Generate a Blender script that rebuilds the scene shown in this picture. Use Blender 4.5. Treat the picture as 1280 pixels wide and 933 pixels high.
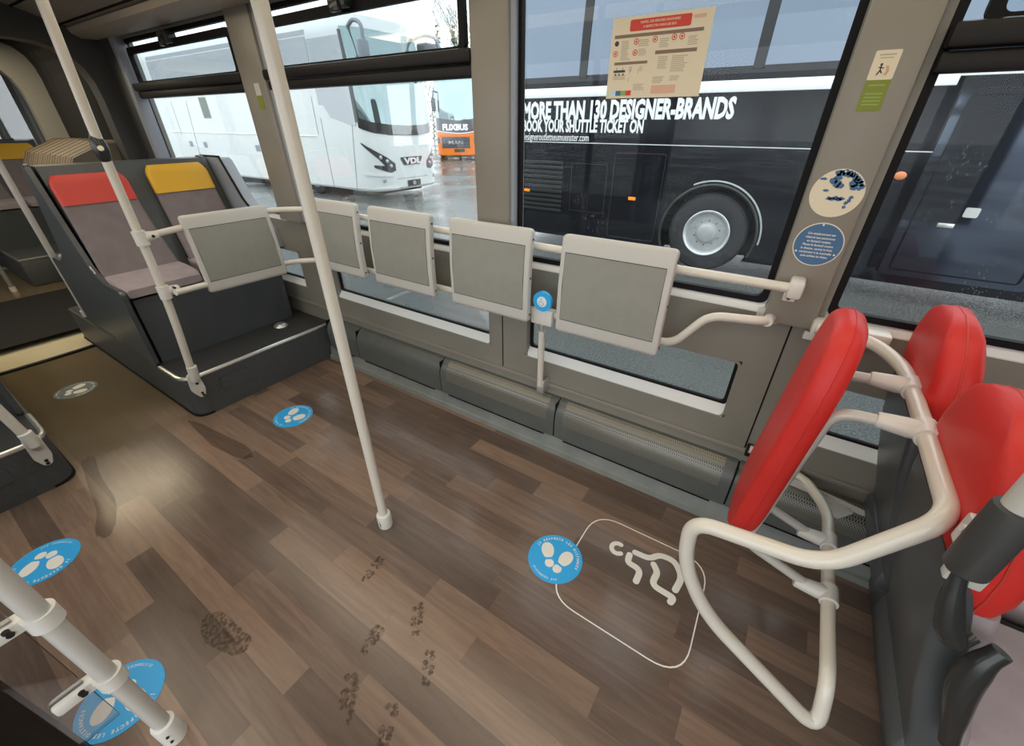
import bpy, bmesh, math, random
from mathutils import Vector, Matrix
random.seed(7)
R = math.radians
PI = math.pi
S = bpy.context.scene
for o in list(bpy.data.objects): bpy.data.objects.remove(o)
COL = S.collection

# ------------------------------------------------------------------ camera
CAM_H = 1.6
cd = bpy.data.cameras.new('camera'); cam = bpy.data.objects.new('camera', cd); COL.objects.link(cam)
cd.sensor_fit = 'HORIZONTAL'; cd.sensor_width = 36.0; cd.lens = 36.0*514.0/1280.0
cd.clip_start = 0.02; cd.clip_end = 400
cam.location = (0, 0, CAM_H)
cam.rotation_euler = (R(90-31.4), 0, R(33.3))
S.camera = cam

# ------------------------------------------------------------------ world, light, exposure
W = bpy.data.worlds.new('overcast_sky'); S.world = W; W.use_nodes = True
nt = W.node_tree; nt.nodes.clear()
out = nt.nodes.new('ShaderNodeOutputWorld'); bg = nt.nodes.new('ShaderNodeBackground')
tc = nt.nodes.new('ShaderNodeTexCoord'); nz = nt.nodes.new('ShaderNodeTexNoise'); nz.inputs['Scale'].default_value = 2.2
nz.inputs['Detail'].default_value = 4
cr = nt.nodes.new('ShaderNodeValToRGB')
cr.color_ramp.elements[0].position = .3; cr.color_ramp.elements[0].color = (.72, .765, .81, 1)
cr.color_ramp.elements[1].position = .7; cr.color_ramp.elements[1].color = (.93, .97, 1, 1)
mp = nt.nodes.new('ShaderNodeMapping'); mp.inputs['Scale'].default_value = (1, 1, 3)
nt.links.new(tc.outputs['Generated'], mp.inputs[0]); nt.links.new(mp.outputs[0], nz.inputs[0])
nt.links.new(nz.outputs[0], cr.inputs[0]); nt.links.new(cr.outputs[0], bg.inputs[0]); nt.links.new(bg.outputs[0], out.inputs[0])
bg.inputs[1].default_value = 2.9
S.view_settings.view_transform = 'Standard'; S.view_settings.look = 'None'
S.view_settings.exposure = 0.0; S.view_settings.gamma = 1.0; S.view_settings.use_curve_mapping = False

def lamp(name, loc, size, sy, power, color, rot=(0, 0, 0)):
    l = bpy.data.lights.new(name, 'AREA'); l.shape = 'RECTANGLE'; l.size = size; l.size_y = sy
    l.energy = power; l.color = color
    o = bpy.data.objects.new(name, l); COL.objects.link(o); o.location = loc; o.rotation_euler = rot
    return o
# added ceiling fill lamps, a warm lamp over the joint, added fill at the doorway
lamp('fill_and_joint_lamp', (-1.2, 0.98, 2.275), 5.2, .42, 17, (1, .86, .66), (0, 0, 0))
lamp('fill_and_joint_lamp', (-1.2, -0.20, 2.275), 5.2, .42, 17, (1, .86, .66), (0, 0, 0))
lamp('fill_and_joint_lamp', (-5.7, 0.35, 2.22), 0.9, 1.9, 34, (1, .84, .58))
lamp('doorway_fill', (-.1, -1.15, 1.25), 1.9, 1.7, 30, (.95, .97, 1), (R(-90), 0, 0))

# ------------------------------------------------------------------ materials
def mat(name, col, rough=.5, metal=0., spec=.5, bump=0., bscale=200., var=0., vscale=6., coat=0., emis=None):
    m = bpy.data.materials.new(name); m.use_nodes = True
    n = m.node_tree.nodes; L = m.node_tree.links; b = n['Principled BSDF']
    b.inputs['Base Color'].default_value = (*col, 1); b.inputs['Roughness'].default_value = rough
    b.inputs['Metallic'].default_value = metal; b.inputs['Specular IOR Level'].default_value = spec
    b.inputs['Coat Weight'].default_value = coat
    if emis:
        b.inputs['Emission Color'].default_value = (*emis[0], 1); b.inputs['Emission Strength'].default_value = emis[1]
    t = n.new('ShaderNodeTexCoord')
    if var > 0:
        x = n.new('ShaderNodeTexNoise'); x.inputs['Scale'].default_value = vscale; x.inputs['Detail'].default_value = 5
        L.new(t.outputs['Object'], x.inputs[0])
        r = n.new('ShaderNodeValToRGB')
        r.color_ramp.elements[0].position = .3; r.color_ramp.elements[1].position = .7
        r.color_ramp.elements[0].color = (*[c*(1-var) for c in col], 1)
        r.color_ramp.elements[1].color = (*[min(1, c*(1+var)) for c in col], 1)
        L.new(x.outputs[0], r.inputs[0]); L.new(r.outputs[0], b.inputs['Base Color'])
    if bump > 0:
        x = n.new('ShaderNodeTexNoise'); x.inputs['Scale'].default_value = bscale; x.inputs['Detail'].default_value = 3
        L.new(t.outputs['Object'], x.inputs[0])
        bn = n.new('ShaderNodeBump'); bn.inputs['Strength'].default_value = bump; bn.inputs['Distance'].default_value = .002
        L.new(x.outputs[0], bn.inputs['Height']); L.new(bn.outputs[0], b.inputs['Normal'])
    return m

M = dict(
    wall=mat('wall_panel_grey', (.235, .222, .185), .42, var=.06, vscale=5),
    pillar=mat('pillar_grey_beige', (.26, .24, .20), .38, var=.05, vscale=4),
    pillar_edge=mat('pillar_side_blue_grey', (.30, .33, .37), .4),
    sill=mat('pale_sill', (.80, .82, .80), .35),
    gasket=mat('black_rubber', (.007, .006, .007), .6, spec=.2),
    black=mat('black_plastic', (.030, .032, .031), .25),
    frame_black=mat('dark_window_frame', (.013, .011, .010), .45, spec=.25),
    heater=mat('heater_cover_grey', (.098, .106, .098), .38, var=.08, vscale=14),
    kick=mat('kick_strip_grey', (.20, .215, .20), .42, var=.14, vscale=7),
    darkshell=mat('dark_moulded_shell', (.072, .082, .086), .36, bump=.15, bscale=600, var=.1),
    podium=mat('dark_speckled_vinyl', (.075, .082, .085), .45, bump=.25, bscale=500, var=.12, vscale=60),
    step_top=mat('step_tread_vinyl', (.035, .036, .036), .6, bump=.4, bscale=700, var=.25, vscale=90),
    alu=mat('aluminium_edge', (.78, .79, .76), .28, metal=.85),
    chrome=mat('chrome', (.8, .8, .8), .15, metal=1),
    tube=mat('cream_enamelled_tube', (.70, .66, .57), .28, coat=.4),
    tube2=mat('light_grey_tube', (.56, .54, .49), .28, coat=.4),
    clamp=mat('cast_clamp_white', (.72, .70, .64), .3),
    screw=mat('dark_screw', (.03, .028, .025), .4, metal=.5),
    padframe=mat('rest_panel_frame', (.56, .55, .51), .36, bump=.08, bscale=500),
    padface=mat('rest_panel_face', (.285, .285, .25), .55, bump=.35, bscale=900, var=.04, vscale=20),
    red=mat('red_vinyl', (.64, .030, .024), .46, bump=.10, bscale=900, spec=.4),
    redcloth=mat('red_headrest', (.60, .055, .04), .5, bump=.2, bscale=700),
    yellow=mat('yellow_headrest', (.72, .40, .02), .5, bump=.2, bscale=700),
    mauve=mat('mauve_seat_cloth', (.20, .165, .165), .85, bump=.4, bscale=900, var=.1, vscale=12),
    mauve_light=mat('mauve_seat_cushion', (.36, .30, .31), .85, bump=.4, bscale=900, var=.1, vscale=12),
    sticker_blue=mat('sticker_blue', (.035, .42, .86), .35),
    sticker_white=mat('sticker_white', (.86, .84, .76), .45),
    sticker_pale=mat('sticker_pale_blue', (.55, .78, .93), .45),
    dullblue=mat('dull_blue', (.055, .15, .30), .45),
    cream=mat('cream_paper', (.80, .72, .54), .6),
    cream_metal=mat('cream_plate', (.70, .62, .42), .3, var=.06, vscale=3),
    posterred=mat('poster_red', (.66, .05, .03), .5),
    posterbrown=mat('poster_brown', (.24, .16, .11), .5),
    postergrey=mat('poster_print_grey', (.50, .43, .33), .6),
    posterpink=mat('poster_pink', (.76, .46, .33), .6),
    green=mat('olive_green', (.22, .26, .02), .5),
    postergreen=mat('poster_green', (.28, .42, .10), .5),
    ceil=mat('ceiling_panel', (.30, .27, .23), .45, var=.05),
    cove=mat('cove_lip', (.42, .37, .30), .4),
    bellow=mat('black_bellows', (.006, .006, .007), .85),
    portal=mat('portal_dark_grey', (.05, .05, .048), .5),
    portal_light=mat('portal_light_grey', (.25, .25, .23), .5),
    white_paint=mat('white_coach_paint', (.88, .93, .92), .4, coat=.15),
    orange_paint=mat('orange_coach_paint', (.86, .20, .01), .25, coat=.5),
    black_paint=mat('black_coach_paint', (.007, .008, .012), .15, spec=.35),
    white_band=mat('white_band', (.93, .95, .96), .4),
    cream_shade=mat('grey_seam', (.42, .46, .46), .5),
    tyre=mat('tyre_rubber', (.030, .031, .034), .75, bump=.3, bscale=40),
    rim=mat('polished_rim', (.56, .58, .59), .32, metal=.4, var=.10, vscale=8),
    amber=mat('amber_marker', (.9, .22, .01), .3, emis=((1, .28, .03), .7)),
    amberdim=mat('amber_lens', (.75, .25, .10), .3),
    headlight=mat('headlight_dark', (.07, .07, .08), .15, coat=.8),
    plate=mat('number_plate_dark', (.05, .05, .05), .4),
    bark=mat('bark', (.27, .23, .19), .9),
    conifer=mat('conifer_green', (.13, .14, .06), .9),
    roof_out=mat('bus_outer_white', (.72, .74, .74), .4),
    text_white=mat('white_lettering', (.90, .93, .95), .4),
    darktext=mat('dark_print', (.05, .04, .04), .5),
    fillpanel=mat('fill_panel_glow', (.9, .85, .75), .5, emis=((1, .87, .68), .3)),  # glow of the added ceiling fill panels
    interior_dark=mat('dark_coach_interior', (.05, .055, .055), .8),
)

def tinted_mirror(name, col, base, mirror, rough=.04):
    m = bpy.data.materials.new(name); m.use_nodes = True; n = m.node_tree.nodes; L = m.node_tree.links; n.clear()
    o = n.new('ShaderNodeOutputMaterial'); mx = n.new('ShaderNodeMixShader'); d = n.new('ShaderNodeBsdfDiffuse'); g = n.new('ShaderNodeBsdfGlossy')
    d.inputs[0].default_value = (*base, 1); g.inputs[0].default_value = (*col, 1); g.inputs['Roughness'].default_value = rough
    mx.inputs[0].default_value = mirror
    L.new(d.outputs[0], mx.inputs[1]); L.new(g.outputs[0], mx.inputs[2]); L.new(mx.outputs[0], o.inputs[0]); return m
M['coachglass'] = tinted_mirror('tinted_coach_glass', (.50, .60, .74), (.012, .014, .018), .27)
M['coachglass2'] = tinted_mirror('grey_coach_glass', (.86, .90, .93), (.06, .07, .07), .40)
M['windshield'] = tinted_mirror('coach_windshield', (.62, .80, .82), (.10, .13, .13), .45)
M['blackgloss'] = tinted_mirror('black_gloss_panel', (.6, .7, .9), (.010, .011, .016), .10, .06)

def glass(name, tint, refl=1.0, drops=0., droplet_col=(.85, .9, .95)):
    m = bpy.data.materials.new(name); m.use_nodes = True; n = m.node_tree.nodes; L = m.node_tree.links; n.clear()
    o = n.new('ShaderNodeOutputMaterial'); mx = n.new('ShaderNodeMixShader'); t = n.new('ShaderNodeBsdfTransparent'); g = n.new('ShaderNodeBsdfGlossy')
    fr = n.new('ShaderNodeFresnel'); fr.inputs[0].default_value = 1.45
    mu = n.new('ShaderNodeMath'); mu.operation = 'MULTIPLY'; mu.inputs[1].default_value = refl
    L.new(fr.outputs[0], mu.inputs[0])
    t.inputs[0].default_value = (*tint, 1); g.inputs['Roughness'].default_value = .01
    L.new(mu.outputs[0], mx.inputs[0]); L.new(t.outputs[0], mx.inputs[1]); L.new(g.outputs[0], mx.inputs[2])
    last = mx
    if drops > 0:
        tc = n.new('ShaderNodeTexCoord'); mp = n.new('ShaderNodeMapping')
        mp.inputs['Rotation'].default_value = (0, R(28), 0); mp.inputs['Scale'].default_value = (230, 230, 75)
        v = n.new('ShaderNodeTexVoronoi'); v.inputs['Scale'].default_value = 1.0
        L.new(tc.outputs['Object'], mp.inputs[0]); L.new(mp.outputs[0], v.inputs['Vector'])
        lt = n.new('ShaderNodeMath'); lt.operation = 'LESS_THAN'; lt.inputs[1].default_value = .22
        L.new(v.outputs['Distance'], lt.inputs[0])
        ns = n.new('ShaderNodeTexNoise'); ns.inputs['Scale'].default_value = 5.5; L.new(tc.outputs['Object'], ns.inputs[0])
        gt = n.new('ShaderNodeMath'); gt.operation = 'GREATER_THAN'; gt.inputs[1].default_value = .56
        L.new(ns.outputs[0], gt.inputs[0])
        wn = n.new('ShaderNodeSeparateColor'); L.new(v.outputs['Color'], wn.inputs[0])
        g2 = n.new('ShaderNodeMath'); g2.operation = 'GREATER_THAN'; g2.inputs[1].default_value = .62; L.new(wn.outputs[0], g2.inputs[0])
        a = n.new('ShaderNodeMath'); a.operation = 'MULTIPLY'; L.new(lt.outputs[0], a.inputs[0]); L.new(gt.outputs[0], a.inputs[1])
        b = n.new('ShaderNodeMath'); b.operation = 'MULTIPLY'; L.new(a.outputs[0], b.inputs[0]); L.new(g2.outputs[0], b.inputs[1])
        c = n.new('ShaderNodeMath'); c.operation = 'MULTIPLY'; c.inputs[1].default_value = drops; L.new(b.outputs[0], c.inputs[0])
        d = n.new('ShaderNodeBsdfTranslucent'); d.inputs[0].default_value = (*droplet_col, 1)
        m2 = n.new('ShaderNodeMixShader'); L.new(c.outputs[0], m2.inputs[0]); L.new(mx.outputs[0], m2.inputs[1]); L.new(d.outputs[0], m2.inputs[2])
        last = m2
    L.new(last.outputs[0], o.inputs[0]); return m
M['glass'] = glass('bus_window_glass', (.95, .97, .97), .32, .18)
M['glass_upper'] = glass('hopper_window_glass', (.95, .97, .98), .25)
M['glass_low'] = glass('lower_window_glass', (.92, .95, .95), .6)
M['glass_tint'] = glass('partition_glass', (.95, .95, .95), 1.0)
M['glass_rear'] = glass('rear_window_glass', (.55, .56, .56), .5)

def floor_mat():
    m = bpy.data.materials.new('brown_plank_vinyl'); m.use_nodes = True; n = m.node_tree.nodes; L = m.node_tree.links; b = n['Principled BSDF']
    tc = n.new('ShaderNodeTexCoord')
    br = n.new('ShaderNodeTexBrick'); br.offset = 0.0; br.offset_frequency = 1; br.squash = 1
    br.inputs['Scale'].default_value = 1; br.inputs['Brick Width'].default_value = .70; br.inputs['Row Height'].default_value = .098
    br.inputs['Mortar Size'].default_value = .0007; br.inputs['Mortar Smooth'].default_value = .2
    br.inputs['Color1'].default_value = (0, 0, 0, 1); br.inputs['Color2'].default_value = (1, 1, 1, 1); br.inputs['Mortar'].default_value = (.35, .35, .35, 1)
    br.inputs['Bias'].default_value = 0
    mp0 = n.new('ShaderNodeMapping'); mp0.inputs['Location'].default_value = (.15, .009, 0)
    L.new(tc.outputs['Object'], mp0.inputs[0])
    s0 = n.new('ShaderNodeSeparateXYZ'); L.new(mp0.outputs[0], s0.inputs[0])
    rw = n.new('ShaderNodeMath'); rw.operation = 'DIVIDE'; rw.inputs[1].default_value = .098; L.new(s0.outputs[1], rw.inputs[0])
    fl = n.new('ShaderNodeMath'); fl.operation = 'FLOOR'; L.new(rw.outputs[0], fl.inputs[0])
    wnz = n.new('ShaderNodeTexWhiteNoise'); wnz.noise_dimensions = '1D'; L.new(fl.outputs[0], wnz.inputs['W'])
    sh_ = n.new('ShaderNodeMath'); sh_.operation = 'MULTIPLY_ADD'; sh_.inputs[1].default_value = .70; L.new(wnz.outputs['Value'], sh_.inputs[0]); L.new(s0.outputs[0], sh_.inputs[2])
    cv = n.new('ShaderNodeCombineXYZ'); L.new(sh_.outputs[0], cv.inputs[0]); L.new(s0.outputs[1], cv.inputs[1]); L.new(cv.outputs[0], br.inputs['Vector'])
    # grain stretched along the planks
    mp = n.new('ShaderNodeMapping'); mp.inputs['Scale'].default_value = (2.2, 26, 1)
    L.new(tc.outputs['Object'], mp.inputs[0])
    off = n.new('ShaderNodeVectorMath'); off.operation = 'MULTIPLY_ADD'
    L.new(br.outputs['Color'], off.inputs[0]); off.inputs[1].default_value = (7, 7, 7); L.new(mp.outputs[0], off.inputs[2])
    gn = n.new('ShaderNodeTexNoise'); gn.inputs['Scale'].default_value = 1.6; gn.inputs['Detail'].default_value = 8; gn.inputs['Roughness'].default_value = .62
    gn.inputs['Distortion'].default_value = .6
    L.new(off.outputs[0], gn.inputs['Vector'])
    r = n.new('ShaderNodeValToRGB'); e = r.color_ramp.elements
    e[0].position = 0; e[0].color = (.085, .055, .041, 1)
    e[1].position = 1; e[1].color = (.30, .192, .130, 1)
    for p_, c_ in ((.30, (.122, .080, .060, 1)), (.5, (.168, .110, .080, 1)), (.72, (.225, .146, .103, 1))):
        k = e.new(p_); k.color = c_
    ad = n.new('ShaderNodeMath'); ad.operation = 'MULTIPLY'; ad.inputs[1].default_value = .80
    L.new(br.outputs['Color'], ad.inputs[0])
    gm = n.new('ShaderNodeMath'); gm.operation = 'MULTIPLY_ADD'; gm.inputs[1].default_value = 1.0; gm.inputs[2].default_value = -.40
    L.new(gn.outputs[0], gm.inputs[0])
    sm = n.new('ShaderNodeMath'); sm.operation = 'ADD'; sm.use_clamp = True
    L.new(ad.outputs[0], sm.inputs[0]); L.new(gm.outputs[0], sm.inputs[1]); L.new(sm.outputs[0], r.inputs[0])
    # dust and dried mud film
    dn = n.new('ShaderNodeTexNoise'); dn.inputs['Scale'].default_value = 2.3; dn.inputs['Detail'].default_value = 6; L.new(tc.outputs['Object'], dn.inputs[0])
    dr = n.new('ShaderNodeValToRGB'); dr.color_ramp.elements[0].position = .25; dr.color_ramp.elements[0].color = (0, 0, 0, 1)
    dr.color_ramp.elements[1].position = .85; dr.color_ramp.elements[1].color = (.45, .45, .45, 1); L.new(dn.outputs[0], dr.inputs[0])
    mix = n.new('ShaderNodeMix'); mix.data_type = 'RGBA'
    L.new(dr.outputs[0], mix.inputs[0]); L.new(r.outputs[0], mix.inputs[6]); mix.inputs[7].default_value = (.20, .165, .135, 1)
    # warm lamp glow on the aisle painted in as olive-brown, stronger towards the joint
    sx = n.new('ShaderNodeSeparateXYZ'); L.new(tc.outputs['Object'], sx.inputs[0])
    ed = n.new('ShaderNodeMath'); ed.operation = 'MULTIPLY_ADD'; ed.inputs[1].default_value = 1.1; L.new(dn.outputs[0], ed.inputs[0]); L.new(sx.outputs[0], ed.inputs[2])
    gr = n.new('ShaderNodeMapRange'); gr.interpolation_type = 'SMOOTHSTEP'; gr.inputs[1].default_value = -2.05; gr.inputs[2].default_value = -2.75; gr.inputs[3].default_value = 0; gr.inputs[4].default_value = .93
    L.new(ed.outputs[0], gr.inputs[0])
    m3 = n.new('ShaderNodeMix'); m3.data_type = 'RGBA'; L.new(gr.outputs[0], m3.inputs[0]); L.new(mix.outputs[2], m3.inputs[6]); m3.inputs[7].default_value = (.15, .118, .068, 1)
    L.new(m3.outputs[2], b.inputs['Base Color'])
    rr = n.new('ShaderNodeMapRange'); rr.inputs[1].default_value = .1; rr.inputs[2].default_value = .9; rr.inputs[3].default_value = .10; rr.inputs[4].default_value = .30
    L.new(dn.outputs[0], rr.inputs[0]); L.new(rr.outputs[0], b.inputs['Roughness'])
    b.inputs['Specular IOR Level'].default_value = .5
    return m
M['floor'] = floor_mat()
M['worn'] = mat('sticker_grey_reflection', (.24, .27, .27), .25, var=.3, vscale=14)  # grey floor-level reflection on the sticker, put into its colour

def aisle_mat():  # olive holds the warm lamp glow on the aisle floor
    m = mat('aisle_vinyl_lamp_glow', (.13, .105, .06), .3, var=.12, vscale=5); return m
M['aisle'] = aisle_mat()

def perf_mat():
    m = bpy.data.materials.new('perforated_grille_metal'); m.use_nodes = True; n = m.node_tree.nodes; L = m.node_tree.links; b = n['Principled BSDF']
    tc = n.new('ShaderNodeTexCoord'); sp = n.new('ShaderNodeSeparateXYZ'); L.new(tc.outputs['Object'], sp.inputs[0])
    ad = n.new('ShaderNodeMath'); ad.operation = 'SUBTRACT'; L.new(sp.outputs[1], ad.inputs[0]); L.new(sp.outputs[2], ad.inputs[1])
    cb = n.new('ShaderNodeCombineXYZ'); L.new(sp.outputs[0], cb.inputs[0]); L.new(ad.outputs[0], cb.inputs[1])
    mp = n.new('ShaderNodeMapping'); mp.inputs['Rotation'].default_value = (0, 0, R(45)); mp.inputs['Scale'].default_value = (150, 150, 1)
    L.new(cb.outputs[0], mp.inputs[0])
    f = n.new('ShaderNodeVectorMath'); f.operation = 'FRACTION'; L.new(mp.outputs[0], f.inputs[0])
    d = n.new('ShaderNodeVectorMath'); d.operation = 'DISTANCE'; d.inputs[1].default_value = (.5, .5, 0); L.new(f.outputs[0], d.inputs[0])
    lt = n.new('ShaderNodeMath'); lt.operation = 'LESS_THAN'; lt.inputs[1].default_value = .30; L.new(d.outputs['Value'], lt.inputs[0])
    mx = n.new('ShaderNodeMix'); mx.data_type = 'RGBA'; L.new(lt.outputs[0], mx.inputs[0])
    mx.inputs[6].default_value = (.21, .205, .17, 1); mx.inputs[7].default_value = (.012, .012, .01, 1)
    L.new(mx.outputs[2], b.inputs['Base Color']); b.inputs['Roughness'].default_value = .3; b.inputs['Metallic'].default_value = .2
    return m
M['perf'] = perf_mat()

def asphalt_mat():
    m = bpy.data.materials.new('wet_asphalt'); m.use_nodes = True; n = m.node_tree.nodes; L = m.node_tree.links; b = n['Principled BSDF']
    tc = n.new('ShaderNodeTexCoord')
    a = n.new('ShaderNodeTexNoise'); a.inputs['Scale'].default_value = .55; a.inputs['Detail'].default_value = 6; L.new(tc.outputs['Object'], a.inputs[0])
    c = n.new('ShaderNodeTexNoise'); c.inputs['Scale'].default_value = 60; c.inputs['Detail'].default_value = 3; L.new(tc.outputs['Object'], c.inputs[0])
    r = n.new('ShaderNodeValToRGB'); r.color_ramp.elements[0].position = .35; r.color_ramp.elements[0].color = (.062, .066, .062, 1)
    r.color_ramp.elements[1].position = .7; r.color_ramp.elements[1].color = (.145, .152, .143, 1); L.new(c.outputs[0], r.inputs[0])
    L.new(r.outputs[0], b.inputs['Base Color'])
    rr = n.new('ShaderNodeMapRange'); rr.inputs[1].default_value = .42; rr.inputs[2].default_value = .6; rr.inputs[3].default_value = .05; rr.inputs[4].default_value = .34
    L.new(a.outputs[0], rr.inputs[0]); L.new(rr.outputs[0], b.inputs['Roughness'])
    bn = n.new('ShaderNodeBump'); bn.inputs['Strength'].default_value = .25; bn.inputs['Distance'].default_value = .01
    L.new(c.outputs[0], bn.inputs['Height']); L.new(bn.outputs[0], b.inputs['Normal'])
    b.inputs['Specular IOR Level'].default_value = .55
    return m
M['asphalt'] = asphalt_mat()

def mud_mat():
    m = bpy.data.materials.new('dried_mud_print'); m.use_nodes = True; n = m.node_tree.nodes; L = m.node_tree.links; b = n['Principled BSDF']
    b.inputs['Base Color'].default_value = (.075, .045, .025, 1); b.inputs['Roughness'].default_value = .4
    o = n['Material Output']; t = n.new('ShaderNodeBsdfTransparent'); mx = n.new('ShaderNodeMixShader')
    tc = n.new('ShaderNodeTexCoord'); x = n.new('ShaderNodeTexNoise'); x.inputs['Scale'].default_value = 70; x.inputs['Detail'].default_value = 4
    L.new(tc.outputs['Object'], x.inputs[0])
    r = n.new('ShaderNodeValToRGB'); r.color_ramp.elements[0].position = .40; r.color_ramp.elements[1].position = .62
    r.color_ramp.elements[0].color = (.04, .04, .04, 1); r.color_ramp.elements[1].color = (.34, .34, .34, 1)
    L.new(x.outputs[0], r.inputs[0]); L.new(r.outputs[0], mx.inputs[0]); L.new(t.outputs[0], mx.inputs[1]); L.new(b.outputs[0], mx.inputs[2]); L.new(mx.outputs[0], o.inputs[0])
    return m
M['mud'] = mud_mat()
M['wet'] = None
def wet_mat():
    m = bpy.data.materials.new('wet_floor_film'); m.use_nodes = True; n = m.node_tree.nodes; L = m.node_tree.links; b = n['Principled BSDF']
    b.inputs['Base Color'].default_value = (.045, .026, .016, 1); b.inputs['Roughness'].default_value = .24
    o = n['Material Output']; t = n.new('ShaderNodeBsdfTransparent'); mx = n.new('ShaderNodeMixShader')
    mx.inputs[0].default_value = .16
    L.new(t.outputs[0], mx.inputs[1]); L.new(b.outputs[0], mx.inputs[2]); L.new(mx.outputs[0], o.inputs[0]); return m
M['wet'] = wet_mat()

def bellows_floor():
    m = bpy.data.materials.new('ribbed_beige_cover'); m.use_nodes = True; n = m.node_tree.nodes; L = m.node_tree.links; b = n['Principled BSDF']
    tc = n.new('ShaderNodeTexCoord'); w = n.new('ShaderNodeTexWave'); w.wave_type = 'BANDS'; w.bands_direction = 'X'; w.inputs['Scale'].default_value = 7
    w.inputs['Distortion'].default_value = .6; L.new(tc.outputs['Object'], w.inputs['Vector'])
    r = n.new('ShaderNodeValToRGB'); r.color_ramp.elements[0].color = (.05, .04, .03, 1); r.color_ramp.elements[1].color = (.17, .14, .10, 1)
    r.color_ramp.elements[0].position = .25; r.color_ramp.elements[1].position = .6
    L.new(w.outputs[0], r.inputs[0]); L.new(r.outputs[0], b.inputs['Base Color']); b.inputs['Roughness'].default_value = .7
    return m
M['ribs'] = bellows_floor()

# ------------------------------------------------------------------ object helpers
ORIGIN = {}
def thing(name, label, cat, loc=(0, 0, 0), group=None, kind=None):
    o = bpy.data.objects.new(name, None); COL.objects.link(o); o.empty_display_size = .1
    o.location = loc; ORIGIN[o.name] = Vector(loc)
    o['label'] = label; o['category'] = cat
    if group: o['group'] = group
    if kind: o['kind'] = kind
    return o
SPLIT = {'screw', 'rivet', 'side_screw', 'rail_clip'}
def islands(bm):
    seen, out_ = set(), []
    for v in bm.verts:
        if v in seen: continue
        st_, isl = [v], []
        seen.add(v)
        while st_:
            u = st_.pop(); isl.append(u)
            for e in u.link_edges:
                w = e.other_vert(u)
                if w not in seen: seen.add(w); st_.append(w)
        out_.append(isl)
    return out_
def obj(name, bm, m, parent=None, label=None, smooth=35, origin=None):
    if name in SPLIT:
        isl = islands(bm)
        if len(isl) > 1:
            last = None
            for g in isl:
                b2 = bmesh.new(); mp = {v: b2.verts.new(v.co) for v in g}
                for f in {f for v in g for f in v.link_faces}: b2.faces.new([mp[v] for v in f.verts])
                last = obj(name+' ', b2, m, parent, label, smooth, origin); last.name = name
            bm.free(); return last
    """world-space bmesh -> one mesh object; shifted so it sits under its thing's base"""
    off = ORIGIN[parent.name] if parent else (Vector(origin) if origin else Vector((0, 0, 0)))
    bmesh.ops.remove_doubles(bm, verts=bm.verts, dist=1e-5)
    bmesh.ops.recalc_face_normals(bm, faces=bm.faces)
    bmesh.ops.translate(bm, verts=bm.verts, vec=-off)
    me = bpy.data.meshes.new(name); bm.to_mesh(me); bm.free()
    me.materials.append(M[m] if isinstance(m, str) else m)
    if smooth:
        for p in me.polygons: p.use_smooth = True
        me.set_sharp_from_angle(angle=R(smooth))
    o = bpy.data.objects.new(name, me); COL.objects.link(o)
    if parent: o.parent = parent
    else: o.location = off
    ORIGIN[o.name] = off
    if label: o['label'] = label
    return o
def tag(o, label, cat, group=None, kind=None):
    o['label'] = label; o['category'] = cat
    if group: o['group'] = group
    if kind: o['kind'] = kind
    return o
def structure(name, bm, m, parent=None, smooth=35):
    o = obj(name, bm, m, parent, smooth=smooth)
    if not parent: o['kind'] = 'structure'
    return o
def copy_tree(o, loc=None, rz=None, parent=None, label=None):
    c = o.copy(); COL.objects.link(c); c.parent = parent
    if loc is not None: c.location = loc
    if rz is not None: c.rotation_euler.z = rz
    if label: c['label'] = label
    for ch in list(o.children): copy_tree(ch, parent=c)
    return c

def B(): return bmesh.new()
def add(bm, verts, faces):
    vs = [bm.verts.new(v) for v in verts]
    for f in faces:
        try: bm.faces.new([vs[i] for i in f])
        except ValueError: pass
    return vs
def box(bm, x0, x1, y0, y1, z0, z1, bev=0., seg=2, mtx=None):
    t = bmesh.new()
    add(t, [(x0, y0, z0), (x1, y0, z0), (x1, y1, z0), (x0, y1, z0), (x0, y0, z1), (x1, y0, z1), (x1, y1, z1), (x0, y1, z1)],
        [(0, 3, 2, 1), (4, 5, 6, 7), (0, 1, 5, 4), (1, 2, 6, 5), (2, 3, 7, 6), (3, 0, 4, 7)])
    if bev > 0: bmesh.ops.bevel(t, geom=list(t.edges), offset=bev, segments=seg, affect='EDGES', profile=.5)
    if mtx: bmesh.ops.transform(t, matrix=mtx, verts=t.verts)
    merge(bm, t); return bm
def merge(bm, t):
    mp = {v: bm.verts.new(v.co) for v in t.verts}
    for f in t.faces:
        try: bm.faces.new([mp[v] for v in f.verts])
        except ValueError: pass
    t.free()
def fillet(pts, r, n=6):
    pts = [Vector(p) for p in pts]; out_ = [pts[0]]
    for i in range(1, len(pts)-1):
        a, b, c = pts[i-1], pts[i], pts[i+1]
        rr = r[i-1] if isinstance(r, (list, tuple)) else r
        d1 = (a-b); d2 = (c-b); l = min(rr, d1.length*.48, d2.length*.48)
        p, q = b+d1.normalized()*l, b+d2.normalized()*l
        for k in range(n+1):
            t = k/n; out_.append(p*(1-t)**2 + b*2*t*(1-t) + q*t*t)
    out_.append(pts[-1]); return out_
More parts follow.
